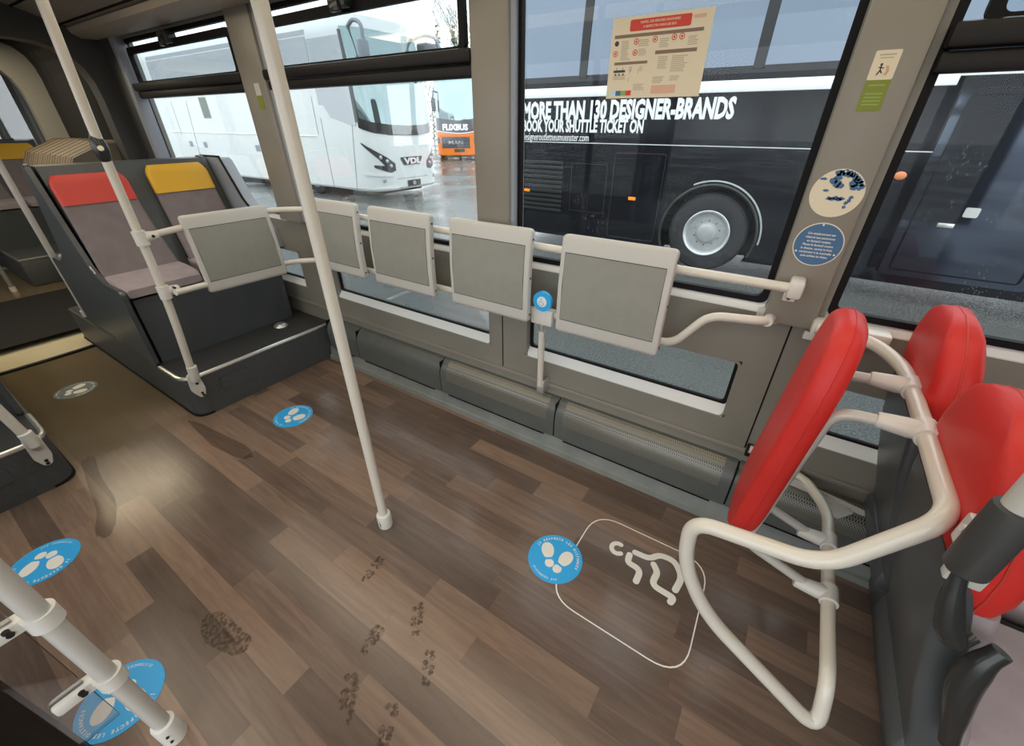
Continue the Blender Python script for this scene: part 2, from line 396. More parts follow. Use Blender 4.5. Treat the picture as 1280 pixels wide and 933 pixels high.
def tube(bm, pts, r, n=14, closed=False, caps=True, rad=None):
    pts = [Vector(p) for p in pts]; N = len(pts); rings = []
    prev = None
    for i, p in enumerate(pts):
        if closed: tg = (pts[(i+1) % N]-pts[i-1])
        else: tg = pts[min(i+1, N-1)]-pts[max(i-1, 0)]
        tg.normalize()
        if prev is None:
            up = Vector((0, 0, 1)) if abs(tg.z) < .9 else Vector((1, 0, 0))
            u = tg.cross(up).normalized()
        else: u = (prev-tg*prev.dot(tg)).normalized()
        prev = u; v = tg.cross(u)
        rr = rad[i] if rad else r
        rings.append([bm.verts.new(p+(u*math.cos(2*PI*k/n)+v*math.sin(2*PI*k/n))*rr) for k in range(n)])
    for i in range(N if closed else N-1):
        a, b = rings[i], rings[(i+1) % N]
        for k in range(n): bm.faces.new([a[k], a[(k+1) % n], b[(k+1) % n], b[k]])
    if not closed and caps:
        bm.faces.new(rings[0][::-1]); bm.faces.new(rings[-1])
    return bm
def prism(bm, poly, d0, d1, axis='y', bev=0.):
    """poly: 2-D outline; axis 'y': (x,z) extruded in y; 'x': (y,z) in x; 'z': (x,y) in z"""
    def P(a, b, d): return {'y': (a, d, b), 'x': (d, a, b), 'z': (a, b, d)}[axis]
    t = bmesh.new(); n = len(poly)
    v0 = [t.verts.new(P(a, b, d0)) for a, b in poly]; v1 = [t.verts.new(P(a, b, d1)) for a, b in poly]
    t.faces.new(v0); t.faces.new(v1[::-1])
    for i in range(n): t.faces.new([v0[i], v0[(i+1) % n], v1[(i+1) % n], v1[i]])
    if bev > 0:
        es = [e for e in t.edges if (e.verts[0] in v0) == (e.verts[1] in v0)]
        bmesh.ops.bevel(t, geom=es, offset=bev, segments=2, affect='EDGES')
    merge(bm, t); return bm
def round_poly(pts, r, n=5):
    N = len(pts); out_ = []
    for i in range(N):
        a, b, c = Vector(pts[i-1]), Vector(pts[i]), Vector(pts[(i+1) % N])
        rr = r[i] if isinstance(r, (list, tuple)) else r
        if rr <= 0: out_.append(tuple(b)); continue
        d1, d2 = a-b, c-b; l = min(rr, d1.length*.49, d2.length*.49); p, q = b+d1.normalized()*l, b+d2.normalized()*l
        for k in range(n+1):
            t = k/n; w = p*(1-t)**2+b*2*t*(1-t)+q*t*t; out_.append((w.x, w.y))
    return out_
def rect(x0, x1, y0, y1): return [(x0, y0), (x1, y0), (x1, y1), (x0, y1)]
def circle(cx, cy, r, n=32, ry=None, rot=0):
    ry = ry or r; c, s = math.cos(rot), math.sin(rot)
    return [(cx+c*r*math.cos(2*PI*k/n)-s*ry*math.sin(2*PI*k/n), cy+s*r*math.cos(2*PI*k/n)+c*ry*math.sin(2*PI*k/n)) for k in range(n)]
def ring(bm, outer, inner, d0, d1, axis='y'):
    """frame between two outlines with equal vertex counts"""
    def P(a, b, d): return {'y': (a, d, b), 'x': (d, a, b), 'z': (a, b, d)}[axis]
    n = len(outer)
    o0 = [bm.verts.new(P(*p, d0)) for p in outer]; i0 = [bm.verts.new(P(*p, d0)) for p in inner]
    o1 = [bm.verts.new(P(*p, d1)) for p in outer]; i1 = [bm.verts.new(P(*p, d1)) for p in inner]
    for k in range(n):
        j = (k+1) % n
        bm.faces.new([o0[k], o0[j], i0[j], i0[k]]); bm.faces.new([o1[k], i1[k], i1[j], o1[j]])
        bm.faces.new([o0[k], o1[k], o1[j], o0[j]]); bm.faces.new([i0[k], i0[j], i1[j], i1[k]])
    return bm
def loft(bm, rings, cap=True):
    rs = [[bm.verts.new(p) for p in r] for r in rings]; n = len(rs[0])
    for a, b in zip(rs, rs[1:]):
        for k in range(n): bm.faces.new([a[k], a[(k+1) % n], b[(k+1) % n], b[k]])
    if cap: bm.faces.new(rs[0][::-1]); bm.faces.new(rs[-1])
    return bm
def cyl(bm, p0, p1, r, n=16, r1=None):
    tube(bm, [p0, p1], r, n, rad=[r, r1 if r1 is not None else r]); return bm
def sphere(bm, c, r, sx=1, sy=1, sz=1, u=16, v=10, half=False):
    mt = Matrix.Translation(c) @ Matrix.Diagonal((sx, sy, sz, 1))
    t = bmesh.new(); bmesh.ops.create_uvsphere(t, u_segments=u, v_segments=v, radius=r)
    if half: bmesh.ops.delete(t, geom=[x for x in t.verts if x.co.z < -1e-4], context='VERTS')
    bmesh.ops.transform(t, matrix=mt, verts=t.verts); merge(bm, t); return bm
def text_bm(s, size, mtx, sx=1., depth=.0006, bold=0., shear=0., align='LEFT'):
    c = bpy.data.curves.new('t', 'FONT'); c.body = s; c.size = size; c.extrude = depth/2; c.offset = bold; c.shear = shear
    c.align_x = align; c.resolution_u = 2
    o = bpy.data.objects.new('t', c); COL.objects.link(o)
    bpy.context.view_layer.update()
    me = o.to_mesh(); bm = bmesh.new(); bm.from_mesh(me); o.to_mesh_clear()
    bpy.data.objects.remove(o); bpy.data.curves.remove(c)
    bmesh.ops.transform(bm, matrix=mtx @ Matrix.Diagonal((sx, 1, 1, 1)), verts=bm.verts)
    return bm
# text facing -Y (read from inside looking at the window wall)
def face_my(x, y, z): return Matrix.Translation((x, y, z)) @ Matrix.Rotation(R(90), 4, 'X')

# ================================================================== SETTING
YW = 1.68      # inner face of the window wall
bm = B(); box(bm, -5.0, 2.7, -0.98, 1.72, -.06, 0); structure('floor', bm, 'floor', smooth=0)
# the floor of the trailing section, behind the joint
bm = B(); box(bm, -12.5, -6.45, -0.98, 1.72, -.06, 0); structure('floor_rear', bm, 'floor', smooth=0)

LOWW = [(-4.35, -2.98), (-2.62, -1.245), (-1.02, -.012), (.185, 1.45)]     # small lower windows
MAINW = [(-4.62, -3.02), (-2.78, -1.27), (-1.085, .0), (.18, 1.95)]         # tall windows
ZL0, ZL1, ZM0, ZM1 = .515, .79, 1.03, 2.13
bm = B()
xs = -5.0; XE = 2.7
def wbox(x0, x1, z0, z1, y0=YW, y1=1.75): box(bm, x0, x1, y0, y1, z0, z1)
wbox(xs, XE, -.06, ZL0)
prev = xs
for a, b in LOWW: wbox(prev, a, ZL0, ZL1); prev = b
wbox(prev, XE, ZL0, ZL1); wbox(xs, XE, ZL1, ZM0-.028)
prev = xs
for a, b in MAINW: wbox(prev, a, ZM0-.028, ZM1); prev = b
wbox(prev, XE, ZM0-.028, ZM1); wbox(xs, XE, ZM1, 2.42)
w = structure('wall_right', bm, 'wall', smooth=0)
# panel joints and the lower lip of the panel
for i, x in enumerate((-2.68, -1.165, .10)):
    bm = B(); box(bm, x-.003, x+.003, YW-.0015, YW+.002, .40, 1.02); structure('seam', bm, 'gasket', w, 0)
bm = B(); box(bm, -4.9, 2.4, YW-.012, YW+.01, .375, .398, .004); structure('panel_lip', bm, 'pillar', w)

def frame_outline(x0, x1, z0, z1, r, n=5): return round_poly(rect(x0, x1, z0, z1), r, n)
for i, (a, b) in enumerate(LOWW):
    f = B()
    ring(f, frame_outline(a-.001, b+.001, ZL0-.001, ZL1+.001, .03), frame_outline(a+.010, b-.010, ZL0+.003, ZL1-.010, .02), YW-.0015, YW+.045)
    # sloping pale reveal: inner edge pushed outwards
    fr = structure(f'window_{i+5}', f, 'wall', smooth=0)
    s = B()
    prism(s, [(YW-.002, ZL0+.001), (YW+.055, ZL0+.001), (YW+.055, ZL0+.050), (YW+.040, ZL0+.046)], a+.010, b-.010, 'x')
    obj('sill', s, 'sill', fr, smooth=0)
    g = B(); ring(g, frame_outline(a+.010, b-.010, ZL0+.040, ZL1-.006, .02), frame_outline(a+.024, b-.024, ZL0+.054, ZL1-.016, .02), YW+.036, YW+.05)
    obj('gasket', g, 'gasket', fr)
    g = B(); box(g, a+.015, b-.015, YW+.050, YW+.055, ZL0+.045, ZL1-.01); obj('glass', g, 'glass_low', fr, smooth=0)

for i, (a, b) in enumerate(MAINW):
    g = B(); ring(g, frame_outline(a, b, ZM0+.004, ZM1, .03), frame_outline(a+.022, b-.022, ZM0+.026, ZM1-.022, .03), YW+.006, YW+.03)
    fr = structure(f'window_{i+1}', g, 'gasket')
    s = B(); prism(s, [(YW-.002, ZM0-.0285), (YW-.002, ZM0-.024), (YW+.018, ZM0+.008), (YW+.03, ZM0+.008), (YW+.03, ZM0-.0285)], a+.001, b-.001, 'x')
    obj('sill', s, 'sill', fr, smooth=0)
    p = B(); box(p, a+.01, b-.01, YW+.022, YW+.028, ZM0+.02, ZM1-.01); obj('glass', p, 'glass', fr, smooth=0)
    if i != 2:
        z0, z1 = (1.758, 1.855) if i < 2 else (1.705, 1.805)
        t = B(); box(t, a+.005, b-.005, YW-.03, YW+.02, z0, z0+.045, .008); box(t, a+.005, b-.005, YW-.05, YW+.02, z0+.048, z1, .010)
        obj('transom', t, 'frame_black', fr)
        h = B(); ring(h, frame_outline(a+.055, b-.055, z1-.005, 2.075, .03), frame_outline(a+.085, b-.085, z1+.012, 2.035, .02), YW-.012, YW+.012)
        obj('hopper_frame', h, 'gasket', fr)
        g2 = B(); box(g2, a+.08, b-.08, YW-.003, YW+.003, z1, 2.04); obj('hopper_glass', g2, 'glass_upper', fr, smooth=0)
        k = B(); c = (a+b)/2; box(k, c-.06, c+.06, YW-.06, YW+.01, 2.045, 2.115, .01); box(k, c-.03, c+.03, YW-.075, YW-.05, 2.03, 2.07, .006)
        obj('hopper_latch', k, 'black', fr)
    if i == 3:
        v = B(); box(v, a+.185, a+.235, YW-.03, YW+.02, 1.85, ZM1-.02, .006); obj('hopper_post', v, 'frame_black', fr)

# pillars between the windows
bm = B(); box(bm, -3.03, -2.775, 1.638, YW+.02, 1.015, 2.16, .012); q = structure('pillar_1', bm, 'pillar')
bm = B(); box(bm, -2.79, -2.755, 1.655, YW+.02, 1.02, 2.15, .006); structure('pillar_edge', bm, 'pillar_edge', q)
bm = B(); box(bm, -1.28, -1.095, 1.638, YW+.02, .99, 2.16, .012); q = structure('pillar_2', bm, 'pillar')
bm = B(); box(bm, -1.11, -1.078, 1.655, YW+.02, 1.0, 2.15, .008); structure('pillar_edge', bm, 'pillar_edge', q)
bm = B(); box(bm, .004, .158, 1.640, YW+.02, .985, 2.16, .010); q = structure('pillar_3', bm, 'pillar')
bm = B(); box(bm, -5.0, -4.60, 1.62, YW+.02, 1.02, 2.2, .012); q = structure('pillar_4', bm, 'portal')
bm = B(); box(bm, -4.66, -4.59, 1.615, YW+.02, 1.02, 2.15, .006); structure('pillar_edge', bm, 'pillar_edge', q)

# wall on the near side, with its own windows (daylight comes in here) and the doorway
bm = B()
box(bm, -5.0, -1.2, -1.05, -.98, -.06, .95); box(bm, -5.0, -1.2, -1.05, -.98, 2.1, 2.42)
for a, b in ((-5.0, -4.85), (-3.35, -3.2), (-1.35, -1.15), (1.0, 1.2)): box(bm, a, b, -1.05, -.98, .95, 2.1)
box(bm, -1.2, 1.0, -1.05, -.98, 2.1, 2.42); box(bm, 1.0, 2.7, -1.05, -.98, -.06, .95); box(bm, 1.2, 2.7, -1.05, -.98, 2.1, 2.42)
box(bm, 1.0, 1.2, -1.05, -.98, -.06, 2.1)
structure('wall_left', bm, 'wall', smooth=0)
bm = B(); box(bm, -1.22, -1.165, -.97, -.275, .03, 2.08, .012)
d = structure('door_1', bm, 'gasket')
bm = B(); box(bm, 2.7, 2.76, -1.05, 1.75, -.06, 2.42); structure('wall_front', bm, 'portal', smooth=0)

# ceiling: flat middle, sloping cove and a lip over the windows
bm = B()
prof = [(1.70, 2.145), (1.56, 2.15), (1.50, 2.165), (1.46, 2.20), (1.40, 2.215), (1.12, 2.30), (-.42, 2.30), (-.70, 2.215), (-.76, 2.20), (-.86, 2.15), (-1.0, 2.145), (-1.0, 2.42), (1.70, 2.42)]
prism(bm, prof, -5.0, 2.7, 'x'); c = structure('ceiling', bm, 'ceil')
bm = B(); prism(bm, [(1.64, 2.138), (1.52, 2.135), (1.47, 2.16), (1.455, 2.19), (1.48, 2.195), (1.64, 2.16)], -4.98, 2.6, 'x'); structure('cove_lip', bm, 'cove', c)
bm = B(); prism(bm, [(1.21, 2.268), (1.20, 2.265), (1.195, 2.29), (1.21, 2.29)], -4.98, 2.6, 'x'); structure('ceiling_seam', bm, 'gasket', c)
bm = B(); prism(bm, [(1.43, 2.200), (1.422, 2.198), (1.42, 2.22), (1.43, 2.22)], -4.98, 2.6, 'x'); structure('ceiling_seam', bm, 'gasket', c)
bm = B(); box(bm, -12.5, 2.76, -1.06, 1.76, 2.44, 2.78, .06); structure('roof', bm, 'roof_out')
for y in (.98, -.20):  # added glowing panels at the fill lamps to brighten the cabin
    bm = B(); box(bm, -3.85, 1.45, y-.22, y+.22, 2.280, 2.30, .004)
    tag(obj('ceiling_fill_panel', bm, 'fillpanel', origin=(-1.2, y, 2.278)), 'long flat added fill panel ' + ('above the window side of the aisle' if y > 0 else 'above the door side of the aisle'), 'fill light')

# kick strip along the foot of the wall
bm = B(); prism(bm, [(1.585, 0), (1.588, .030), (1.60, .036), (1.612, .105), (1.70, .105), (1.70, 0)], -2.76, 2.4, 'x'); structure('trim_1', bm, 'kick', smooth=20)

# ------------------------------------------------------------------ joint (articulation) between the sections
bm = B()
pl = [(-5.0, -.98)]+[(-5.0+.42*math.cos(t), .35+1.32*math.sin(t)) for t in [R(-88+176*k/24) for k in range(25)]]+[(-5.0, 1.68), (-6.45, 1.68), (-6.45, -.98)]
prism(bm, pl, -.06, .004, 'z'); tp = structure('floor_turntable', bm, 'cream_metal', smooth=0)
bm = B(); arc = [Vector((-5.0+.42*math.cos(t), .35+1.32*math.sin(t), .006)) for t in [R(-88+176*k/24) for k in range(25)]]
tube(bm, arc, .016, 8); structure('turntable_edge', bm, 'frame_black', tp)
bm = B(); prism(bm, [(-6.47, -.98), (-6.47, 1.68), (-6.15, 1.68), (-6.05, .35), (-6.15, -.98)], .0, .010, 'z'); structure('turntable_ramp', bm, 'floor', tp, 0)
def arch(x0, x1, m, name, inset=.0, parent=None):
    bm = B()
    o_ = round_poly([(-1.02, -.05), (1.74, -.05), (1.74, 2.42), (-1.02, 2.42)], [0, 0, .05, .05], 6)
    i_ = round_poly([(-.78+inset, -.04), (1.48-inset, -.04), (1.50-inset, 2.10), (-.80+inset, 2.10)], [0, 0, .35, .35], 6)
    # keep equal vertex counts
    o_ = [(-1.02, -.05), (1.74, -.05)]+[p for p in o_ if p[1] > 2]; i_ = [(-.78+inset, -.04), (1.48-inset, -.04)]+[p for p in i_ if p[1] > 1.2]
    ring(bm, o_, i_, x0, x1, 'x'); return structure(name, bm, m, parent)
ar = arch(-5.02, -4.86, 'portal', 'trim_2')
arch(-6.52, -6.44, 'portal_light', 'trim_3', .10)
# folded bellows between the two portals
bm = B()
n_ = 18; rg = []
for k in range(n_+1):
    x = -5.0-1.45*k/n_; e = .07 if k % 2 else 0.
    p = round_poly([(-.92+e, .05), (1.62-e, .05), (1.62-e, 2.30-e), (-.92+e, 2.30-e)], .28, 5)
    rg.append([(x, a, b) for a, b in p])
loft(bm, rg, cap=False)
tag(obj('articulation_bellows', bm, 'bellow', smooth=0, origin=(-5.72, .35, .05)), 'black folded bellows of the bus joint behind the red and yellow seats', 'bellows')
bm = B(); n_ = 22
rg = []
for k in range(n_+1):
    x = -5.02-1.40*k/n_; z = 1.23+.03*math.sin(k*PI)+.015*(k % 2)
    rg.append([(x, 1.10, z-.02), (x, 1.60, z-.02), (x, 1.60, z+.22), (x, 1.42, z+.22), (x, 1.18, z+.12)])
loft(bm, rg)
tag(obj('joint_side_cover', bm, 'ribs', smooth=20, origin=(-5.72, 1.3, 1.05)), 'beige ribbed cover inside the bus joint below the black bellows', 'cover')
# trailing section shell
for nm, ya, yb, xs_ in (('wall_rear_right', 1.70, 1.76, (-6.62, -8.3, -10.0, -12.3)), ('wall_rear_left', -1.05, -.98, (-6.62, -9.0, -12.3))):
    bm = B(); box(bm, -12.5, -6.45, ya, yb, -.06, 1.0); box(bm, -12.5, -6.45, ya, yb, 2.1, 2.42)
    for x in xs_: box(bm, x-.12, x+.12, ya, yb, 1.0, 2.1)
    k = structure(nm, bm, 'portal_light', smooth=0)
    bm = B(); box(bm, -12.3, -6.5, (ya+yb)/2-.003, (ya+yb)/2+.003, 1.0, 2.1); structure('glass', bm, 'glass_rear', k, 0)
bm = B(); box(bm, -12.56, -12.5, -1.05, 1.76, -.06, 2.42); structure('wall_rear_end', bm, 'portal_light', smooth=0)
bm = B(); box(bm, -12.5, -6.45, -1.0, 1.72, 2.36, 2.42); structure('ceiling_rear', bm, 'portal_light', smooth=0)

# ================================================================== HEATER COVERS
def heater(x0, x1, label, perf=True):
    r = thing('heater_cover', label, 'heater cover', ((x0+x1)/2, 1.64, .10), group='heater covers along the wall foot')
    pr = [(1.606, .105), (1.602, .225), (1.604, .25), (1.612, .275), (1.626, .298), (1.645, .318), (1.662, .328), (YW, .330), (YW, .105)]
    bm = B(); prism(bm, pr, x0+.004, x1-.004, 'x'); obj('cover', bm, 'heater', r, smooth=40)
    bm = B(); box(bm, x0-.0035, x0+.0035, 1.612, YW, .11, .32); obj('joint', bm, 'gasket', r, smooth=0)
    bm = B(); box(bm, x0+.06, x1-.06, 1.598, 1.604, .100, .104); obj('shadow_gap', bm, 'gasket', r, smooth=0)
    if perf:
        g = [(1.6005, .205), (1.6008, .225), (1.603, .2505), (1.611, .276), (1.6252, .2992), (1.6445, .3192), (1.660, .3288)]
        bm = B(); vs = [[bm.verts.new((x, y, z)) for y, z in g] for x in (x0+.05, x1-.05)]
        for k in range(len(g)-1): bm.faces.new([vs[0][k], vs[1][k], vs[1][k+1], vs[0][k+1]])
        obj('perforated_grille', bm, 'perf', r, smooth=60)
    return r
heater(-2.74, -2.40, 'short smooth grey heater cover beside the dark step', False)
heater(-2.40, -1.60, 'plain grey heater cover without holes behind the centre pole', False)
heater(-1.60, -.78, 'grey heater cover with perforated top below the wheelchair button post')
heater(-.78, .10, 'grey perforated heater cover behind the wheelchair floor symbol')
heater(.10, .95, 'grey perforated heater cover behind the red padded backrest')

# ================================================================== CENTRE POLE
def screw(bm, p, axis='y', r=.006, d=.003):
    v = {'x': Vector((d, 0, 0)), 'y': Vector((0, d, 0)), 'z': Vector((0, 0, d))}[axis]
    cyl(bm, Vector(p)-v, Vector(p)+v, r, 10)
px, py = -1.184, .735
t = thing('handrail_pole', 'cream floor-to-ceiling handrail pole standing alone in the middle of the wooden floor', 'pole', (px, py, 0))
bm = B(); cyl(bm, (px, py, .06), (px, py, 2.30), .0195, 24); obj('pole', bm, 'tube', t)
bm = B(); tube(bm, [(px, py, .0), (px, py, .004), (px, py, .012), (px, py, .07), (px, py, .078), (px, py, .082)], .03, 24, rad=[.029, .031, .032, .032, .030, .021]); obj('floor_collar', bm, 'clamp', t)
bm = B()
add(bm, [(px+.0322*math.sin(a)*1.0, py-.0322*math.cos(a), z) for a, z in ((-.35, .02), (.15, .014), (.3, .035), (.1, .05), (.25, .062), (-.1, .07), (-.3, .05))], [tuple(range(7))])
obj('paint_chip', bm, 'screw', t, smooth=0, label='worn dark patch where the paint has chipped')
bm = B(); screw(bm, (px-.012, py-.0182, .56), 'y', .004, .002); obj('rivet', bm, 'screw', t)

# ================================================================== RAILS WITH REST PANELS
RT = .0165
YR = 1.585
# upper rail
t = thing('handrail', 'cream upper handrail running along the windows and round the corner behind the grey panels', 'handrail', (-1.2, YR, 1.14))
up = fillet([(-2.69, .76, 1.112), (-2.73, 1.10, 1.13), (-2.72, 1.46, 1.135), (-2.52, YR, 1.14), (.062, YR, 1.135)], [.10, .12, .14], 8)
bm = B(); tube(bm, up, RT); obj('rail', bm, 'tube', t)
bm = B(); box(bm, .045, .088, YR-.024, 1.642, 1.105, 1.165, .010); box(bm, .040, .078, 1.628, 1.642, 1.075, 1.11, .005); obj('end_bracket', bm, 'clamp', t)
bm = B(); screw(bm, (.058, 1.627, 1.088)); obj('screw', bm, 'screw', t)
bm = B(); box(bm, -1.20, -1.16, YR, 1.64, 1.125, 1.155, .006); obj('bracket', bm, 'clamp', t)
# lower rail
t = thing('handrail', 'cream lower handrail under the grey panels ending in an upward bend near the right pillar', 'handrail', (-1.2, YR, .84))
lo = fillet([(-2.63, .76, .83), (-2.73, 1.10, .80), (-2.72, 1.46, .81), (-2.52, YR, .825), (-.27, YR, .838), (-.165, YR+.005, .985), (.0, YR+.02, .998), (.03, YR+.04, 1.0)], [.10, .12, .14, .05, .05, .02], 8)
bm = B(); tube(bm, lo, RT); obj('rail', bm, 'tube', t)
bm = B(); prism(bm, round_poly([(-.02, .975), (.055, .975), (.085, 1.0), (.055, 1.025), (-.02, 1.025)], .02), 1.665, YW, 'y'); cyl(bm, (.02, YR+.02, 1.0), (.03, 1.67, 1.0), .019, 16); obj('end_bracket', bm, 'clamp', t)
bm = B(); screw(bm, (.058, 1.664, 1.0), 'y', .008); obj('screw', bm, 'screw', t)

def panel_proto(label, loc, rz=0, tilt=0):
    """rest panel, local: width along x, front towards -y, centre at origin"""
    r = thing('rest_panel', label, 'panel', (0, 0, 0), group='grey rest panels on the rails')
    Wd, Hh, T = .452, .415, .034
    def yo(z):  # gently bowed front
        return -.010*math.cos(z/Hh*PI)
    # frame: outline ring, lofted in z so that it follows the bow
    bm = B(); rg = []
    rc = .016; zz = [-Hh/2+rc*(1-math.cos(PI/2*j/4)) for j in range(5)]; zz = zz+[-Hh/2+rc+(Hh-2*rc)*j/9 for j in range(1, 9)]+[-v for v in reversed(zz)]
    for k, z in enumerate(zz):
        y = yo(z); dz_ = max(0, rc-(Hh/2-abs(z))); e = .008*(dz_/rc)**2; wi = Wd/2-(rc-math.sqrt(max(0, rc*rc-dz_*dz_)))
        p = round_poly([(-wi, y-T/2+e), (wi, y-T/2+e), (wi, y+T/2-e), (-wi, y+T/2-e)], .010, 4)
        rg.append([(a, b, z) for a, b in p])
    loft(bm, rg); obj('frame', bm, 'padframe', r, smooth=40)
    bm = B(); x0, x1, z0, z1 = -Wd/2+.022, Wd/2-.026, -Hh/2+.062, Hh/2-.068
    for k in range(12):
        za, zb = z0+(z1-z0)*k/12, z0+(z1-z0)*(k+1)/12
        add(bm, [(x0, yo(za)-T/2-.0008, za), (x1, yo(za)-T/2-.0008, za), (x1, yo(zb)-T/2-.0008, zb), (x0, yo(zb)-T/2-.0008, zb)], [(0, 1, 2, 3)])
    obj('pad', bm, 'padface', r, smooth=60)
    bm = B()
    tube(bm, [(x0, yo(z0)-T/2-.001, z0), (x0, yo(0)-T/2-.001, 0), (x0, yo(z1)-T/2-.001, z1), (x1, yo(z1)-T/2-.001, z1), (x1, yo(0)-T/2-.001, 0), (x1, yo(z0)-T/2-.001, z0)], .0012, 6, closed=True)
    obj('pad_edge', bm, 'gasket', r)
    bm = B()
    for z in (-.17, 0.0, .165): screw(bm, (Wd/2, yo(z), z), 'x', .0045)
    obj('side_screw', bm, 'screw', r)
    bm = B()
    for z in (.125, -.175): box(bm, -.16, -.12, T/2-.012, YR-1.525-.012, z-.014, z+.014, .004); box(bm, .12, .16, T/2-.012, YR-1.525-.012, z-.014, z+.014, .004)
    obj('rail_clip', bm, 'clamp', r)
    r.location = loc; r.rotation_euler = (tilt, 0, rz)
    return r
YP = 1.525
p1 = panel_proto('widest-looking grey rest panel on the window rail, directly right of the blue wheelchair button', (-.53, YP, 1.012), 0, R(-3))
for x, lb in ((-1.125, 'grey rest panel directly left of the blue wheelchair button'),
              (-1.70, 'grey rest panel on the window rail, just right of the one the centre pole crosses'),
              (-2.25, 'grey rest panel partly hidden behind the centre pole')):
    c_ = copy_tree(p1, (x, YP, 1.012), 0, None, lb); c_.rotation_euler.x = R(-3)
c_ = copy_tree(p1, (-2.68, 1.155, .972), R(90), None, 'grey rest panel turned towards the aisle in front of the red and yellow seats')
c_.rotation_euler = (R(-5), 0, R(86))

# wheelchair stop button on its post
t = thing('wheelchair_button_post', 'short cream post with a round blue wheelchair button between two grey rest panels', 'button post', (-.89, 1.64, .345))
bm = B(); cyl(bm, (-.888, 1.625, .40), (-.872, 1.592, .735), .0165, 18); obj('post', bm, 'tube', t)
bm = B(); cyl(bm, (-.872, 1.592, .735), (-.868, 1.585, .82), .0135, 18); obj('sleeve', bm, 'alu', t)
bm = B(); box(bm, -.915, -.80, 1.548, 1.60, .785, .862, .010); obj('bracket_plate', bm, 'clamp', t)
bm = B(); cyl(bm, (-.845, 1.550, .910), (-.845, 1.532, .910), .046, 32); obj('button_ring', bm, 'sticker_blue', t)
bm = B(); cyl(bm, (-.845, 1.533, .910), (-.845, 1.529, .910), .024, 28); obj('button_face', bm, 'sticker_white', t)
bm = B()
o_ = Vector((-.845, 1.528, .910))
tube(bm, [o_+Vector((.012*math.cos(a)-.001, 0, .012*math.sin(a)-.005)) for a in [R(130+k*20) for k in range(12)]], .0014, 6)
tube(bm, [o_+Vector(q_) for q_ in ((-.003, 0, .009), (-.002, 0, -.001), (.006, 0, -.001), (.010, 0, -.010), (.014, 0, -.009))], .0014, 6)
sphere(bm, o_+Vector((-.003, 0, .014)), .0025)
obj('wheelchair_symbol', bm, 'sticker_blue', t)
bm = B(); box(bm, -.872, -.862, 1.615, YW, .355, .43, .003); box(bm, -.905, -.87, 1.618, 1.632, .35, .405, .004); obj('foot_bracket', bm, 'alu', t)

# ================================================================== LEFT PODIUM AND SEATS
def podium(y0, y1, ys, label, name='step_platform'):
    """y0 = wall side, y1 = aisle side; ys sign towards the aisle"""
    a = y1
    t = thing(name, label, 'platform', (-3.8, (y0+y1)/2, 0), group='dark step platforms')
    c = 1 if y1 < y0 else -1      # direction from aisle side to wall side
    def pl(e, x1_=-2.775): return round_poly([(-4.85, a+c*e), (x1_-e, a+c*e), (x1_-e, y0), (-4.85, y0)], [0, .09, 0, 0], 6)
    bm = B(); prism(bm, pl(0), 0, .272, 'z'); obj('body', bm, 'podium', t, smooth=40)
    bm = B(); prism(bm, pl(.014), .272, .278, 'z'); obj('tread', bm, 'step_top', t, smooth=40)
    path = [Vector((x, y, .272)) for x, y in round_poly([(-3.10, a+c*.006), (-2.781, a+c*.006), (-2.781, y0)], [0, .09, 0], 6)]
    bm = B(); tube(bm, path, .013, 8); obj('edge_trim', bm, 'alu', t)
    bm = B(); f0, f1 = a+c*.18, a+c*.42; prism(bm, round_poly([(min(f0, f1), .13), (max(f0, f1), .13), (max(f0, f1), .205), (min(f0, f1), .205)], .015), -2.776, -2.768, 'x'); obj('access_flap', bm, 'podium', t)
    bm = B(); sphere(bm, (-3.03, a+c*.775, .276), .052, 1, 1, .6, half=True); obj('dome', bm, 'alu', t)
    bm = B(); cyl(bm, (-3.03, a+c*.775, .277), (-3.03, a+c*.775, .281), .075, 24); obj('dome_base', bm, 'step_top', t)
    bm = B(); tube(bm, [Vector((x, y, .008)) for x, y in pl(0)[:8]], .008, 6); obj('floor_seal', bm, 'gasket', t)
    return t
podium(1.675, .645, 1, 'dark grey step platform with metal edge carrying the red and yellow seats')
podium(-.97, .055, -1, 'dark grey step platform at the left edge of the picture across the aisle')

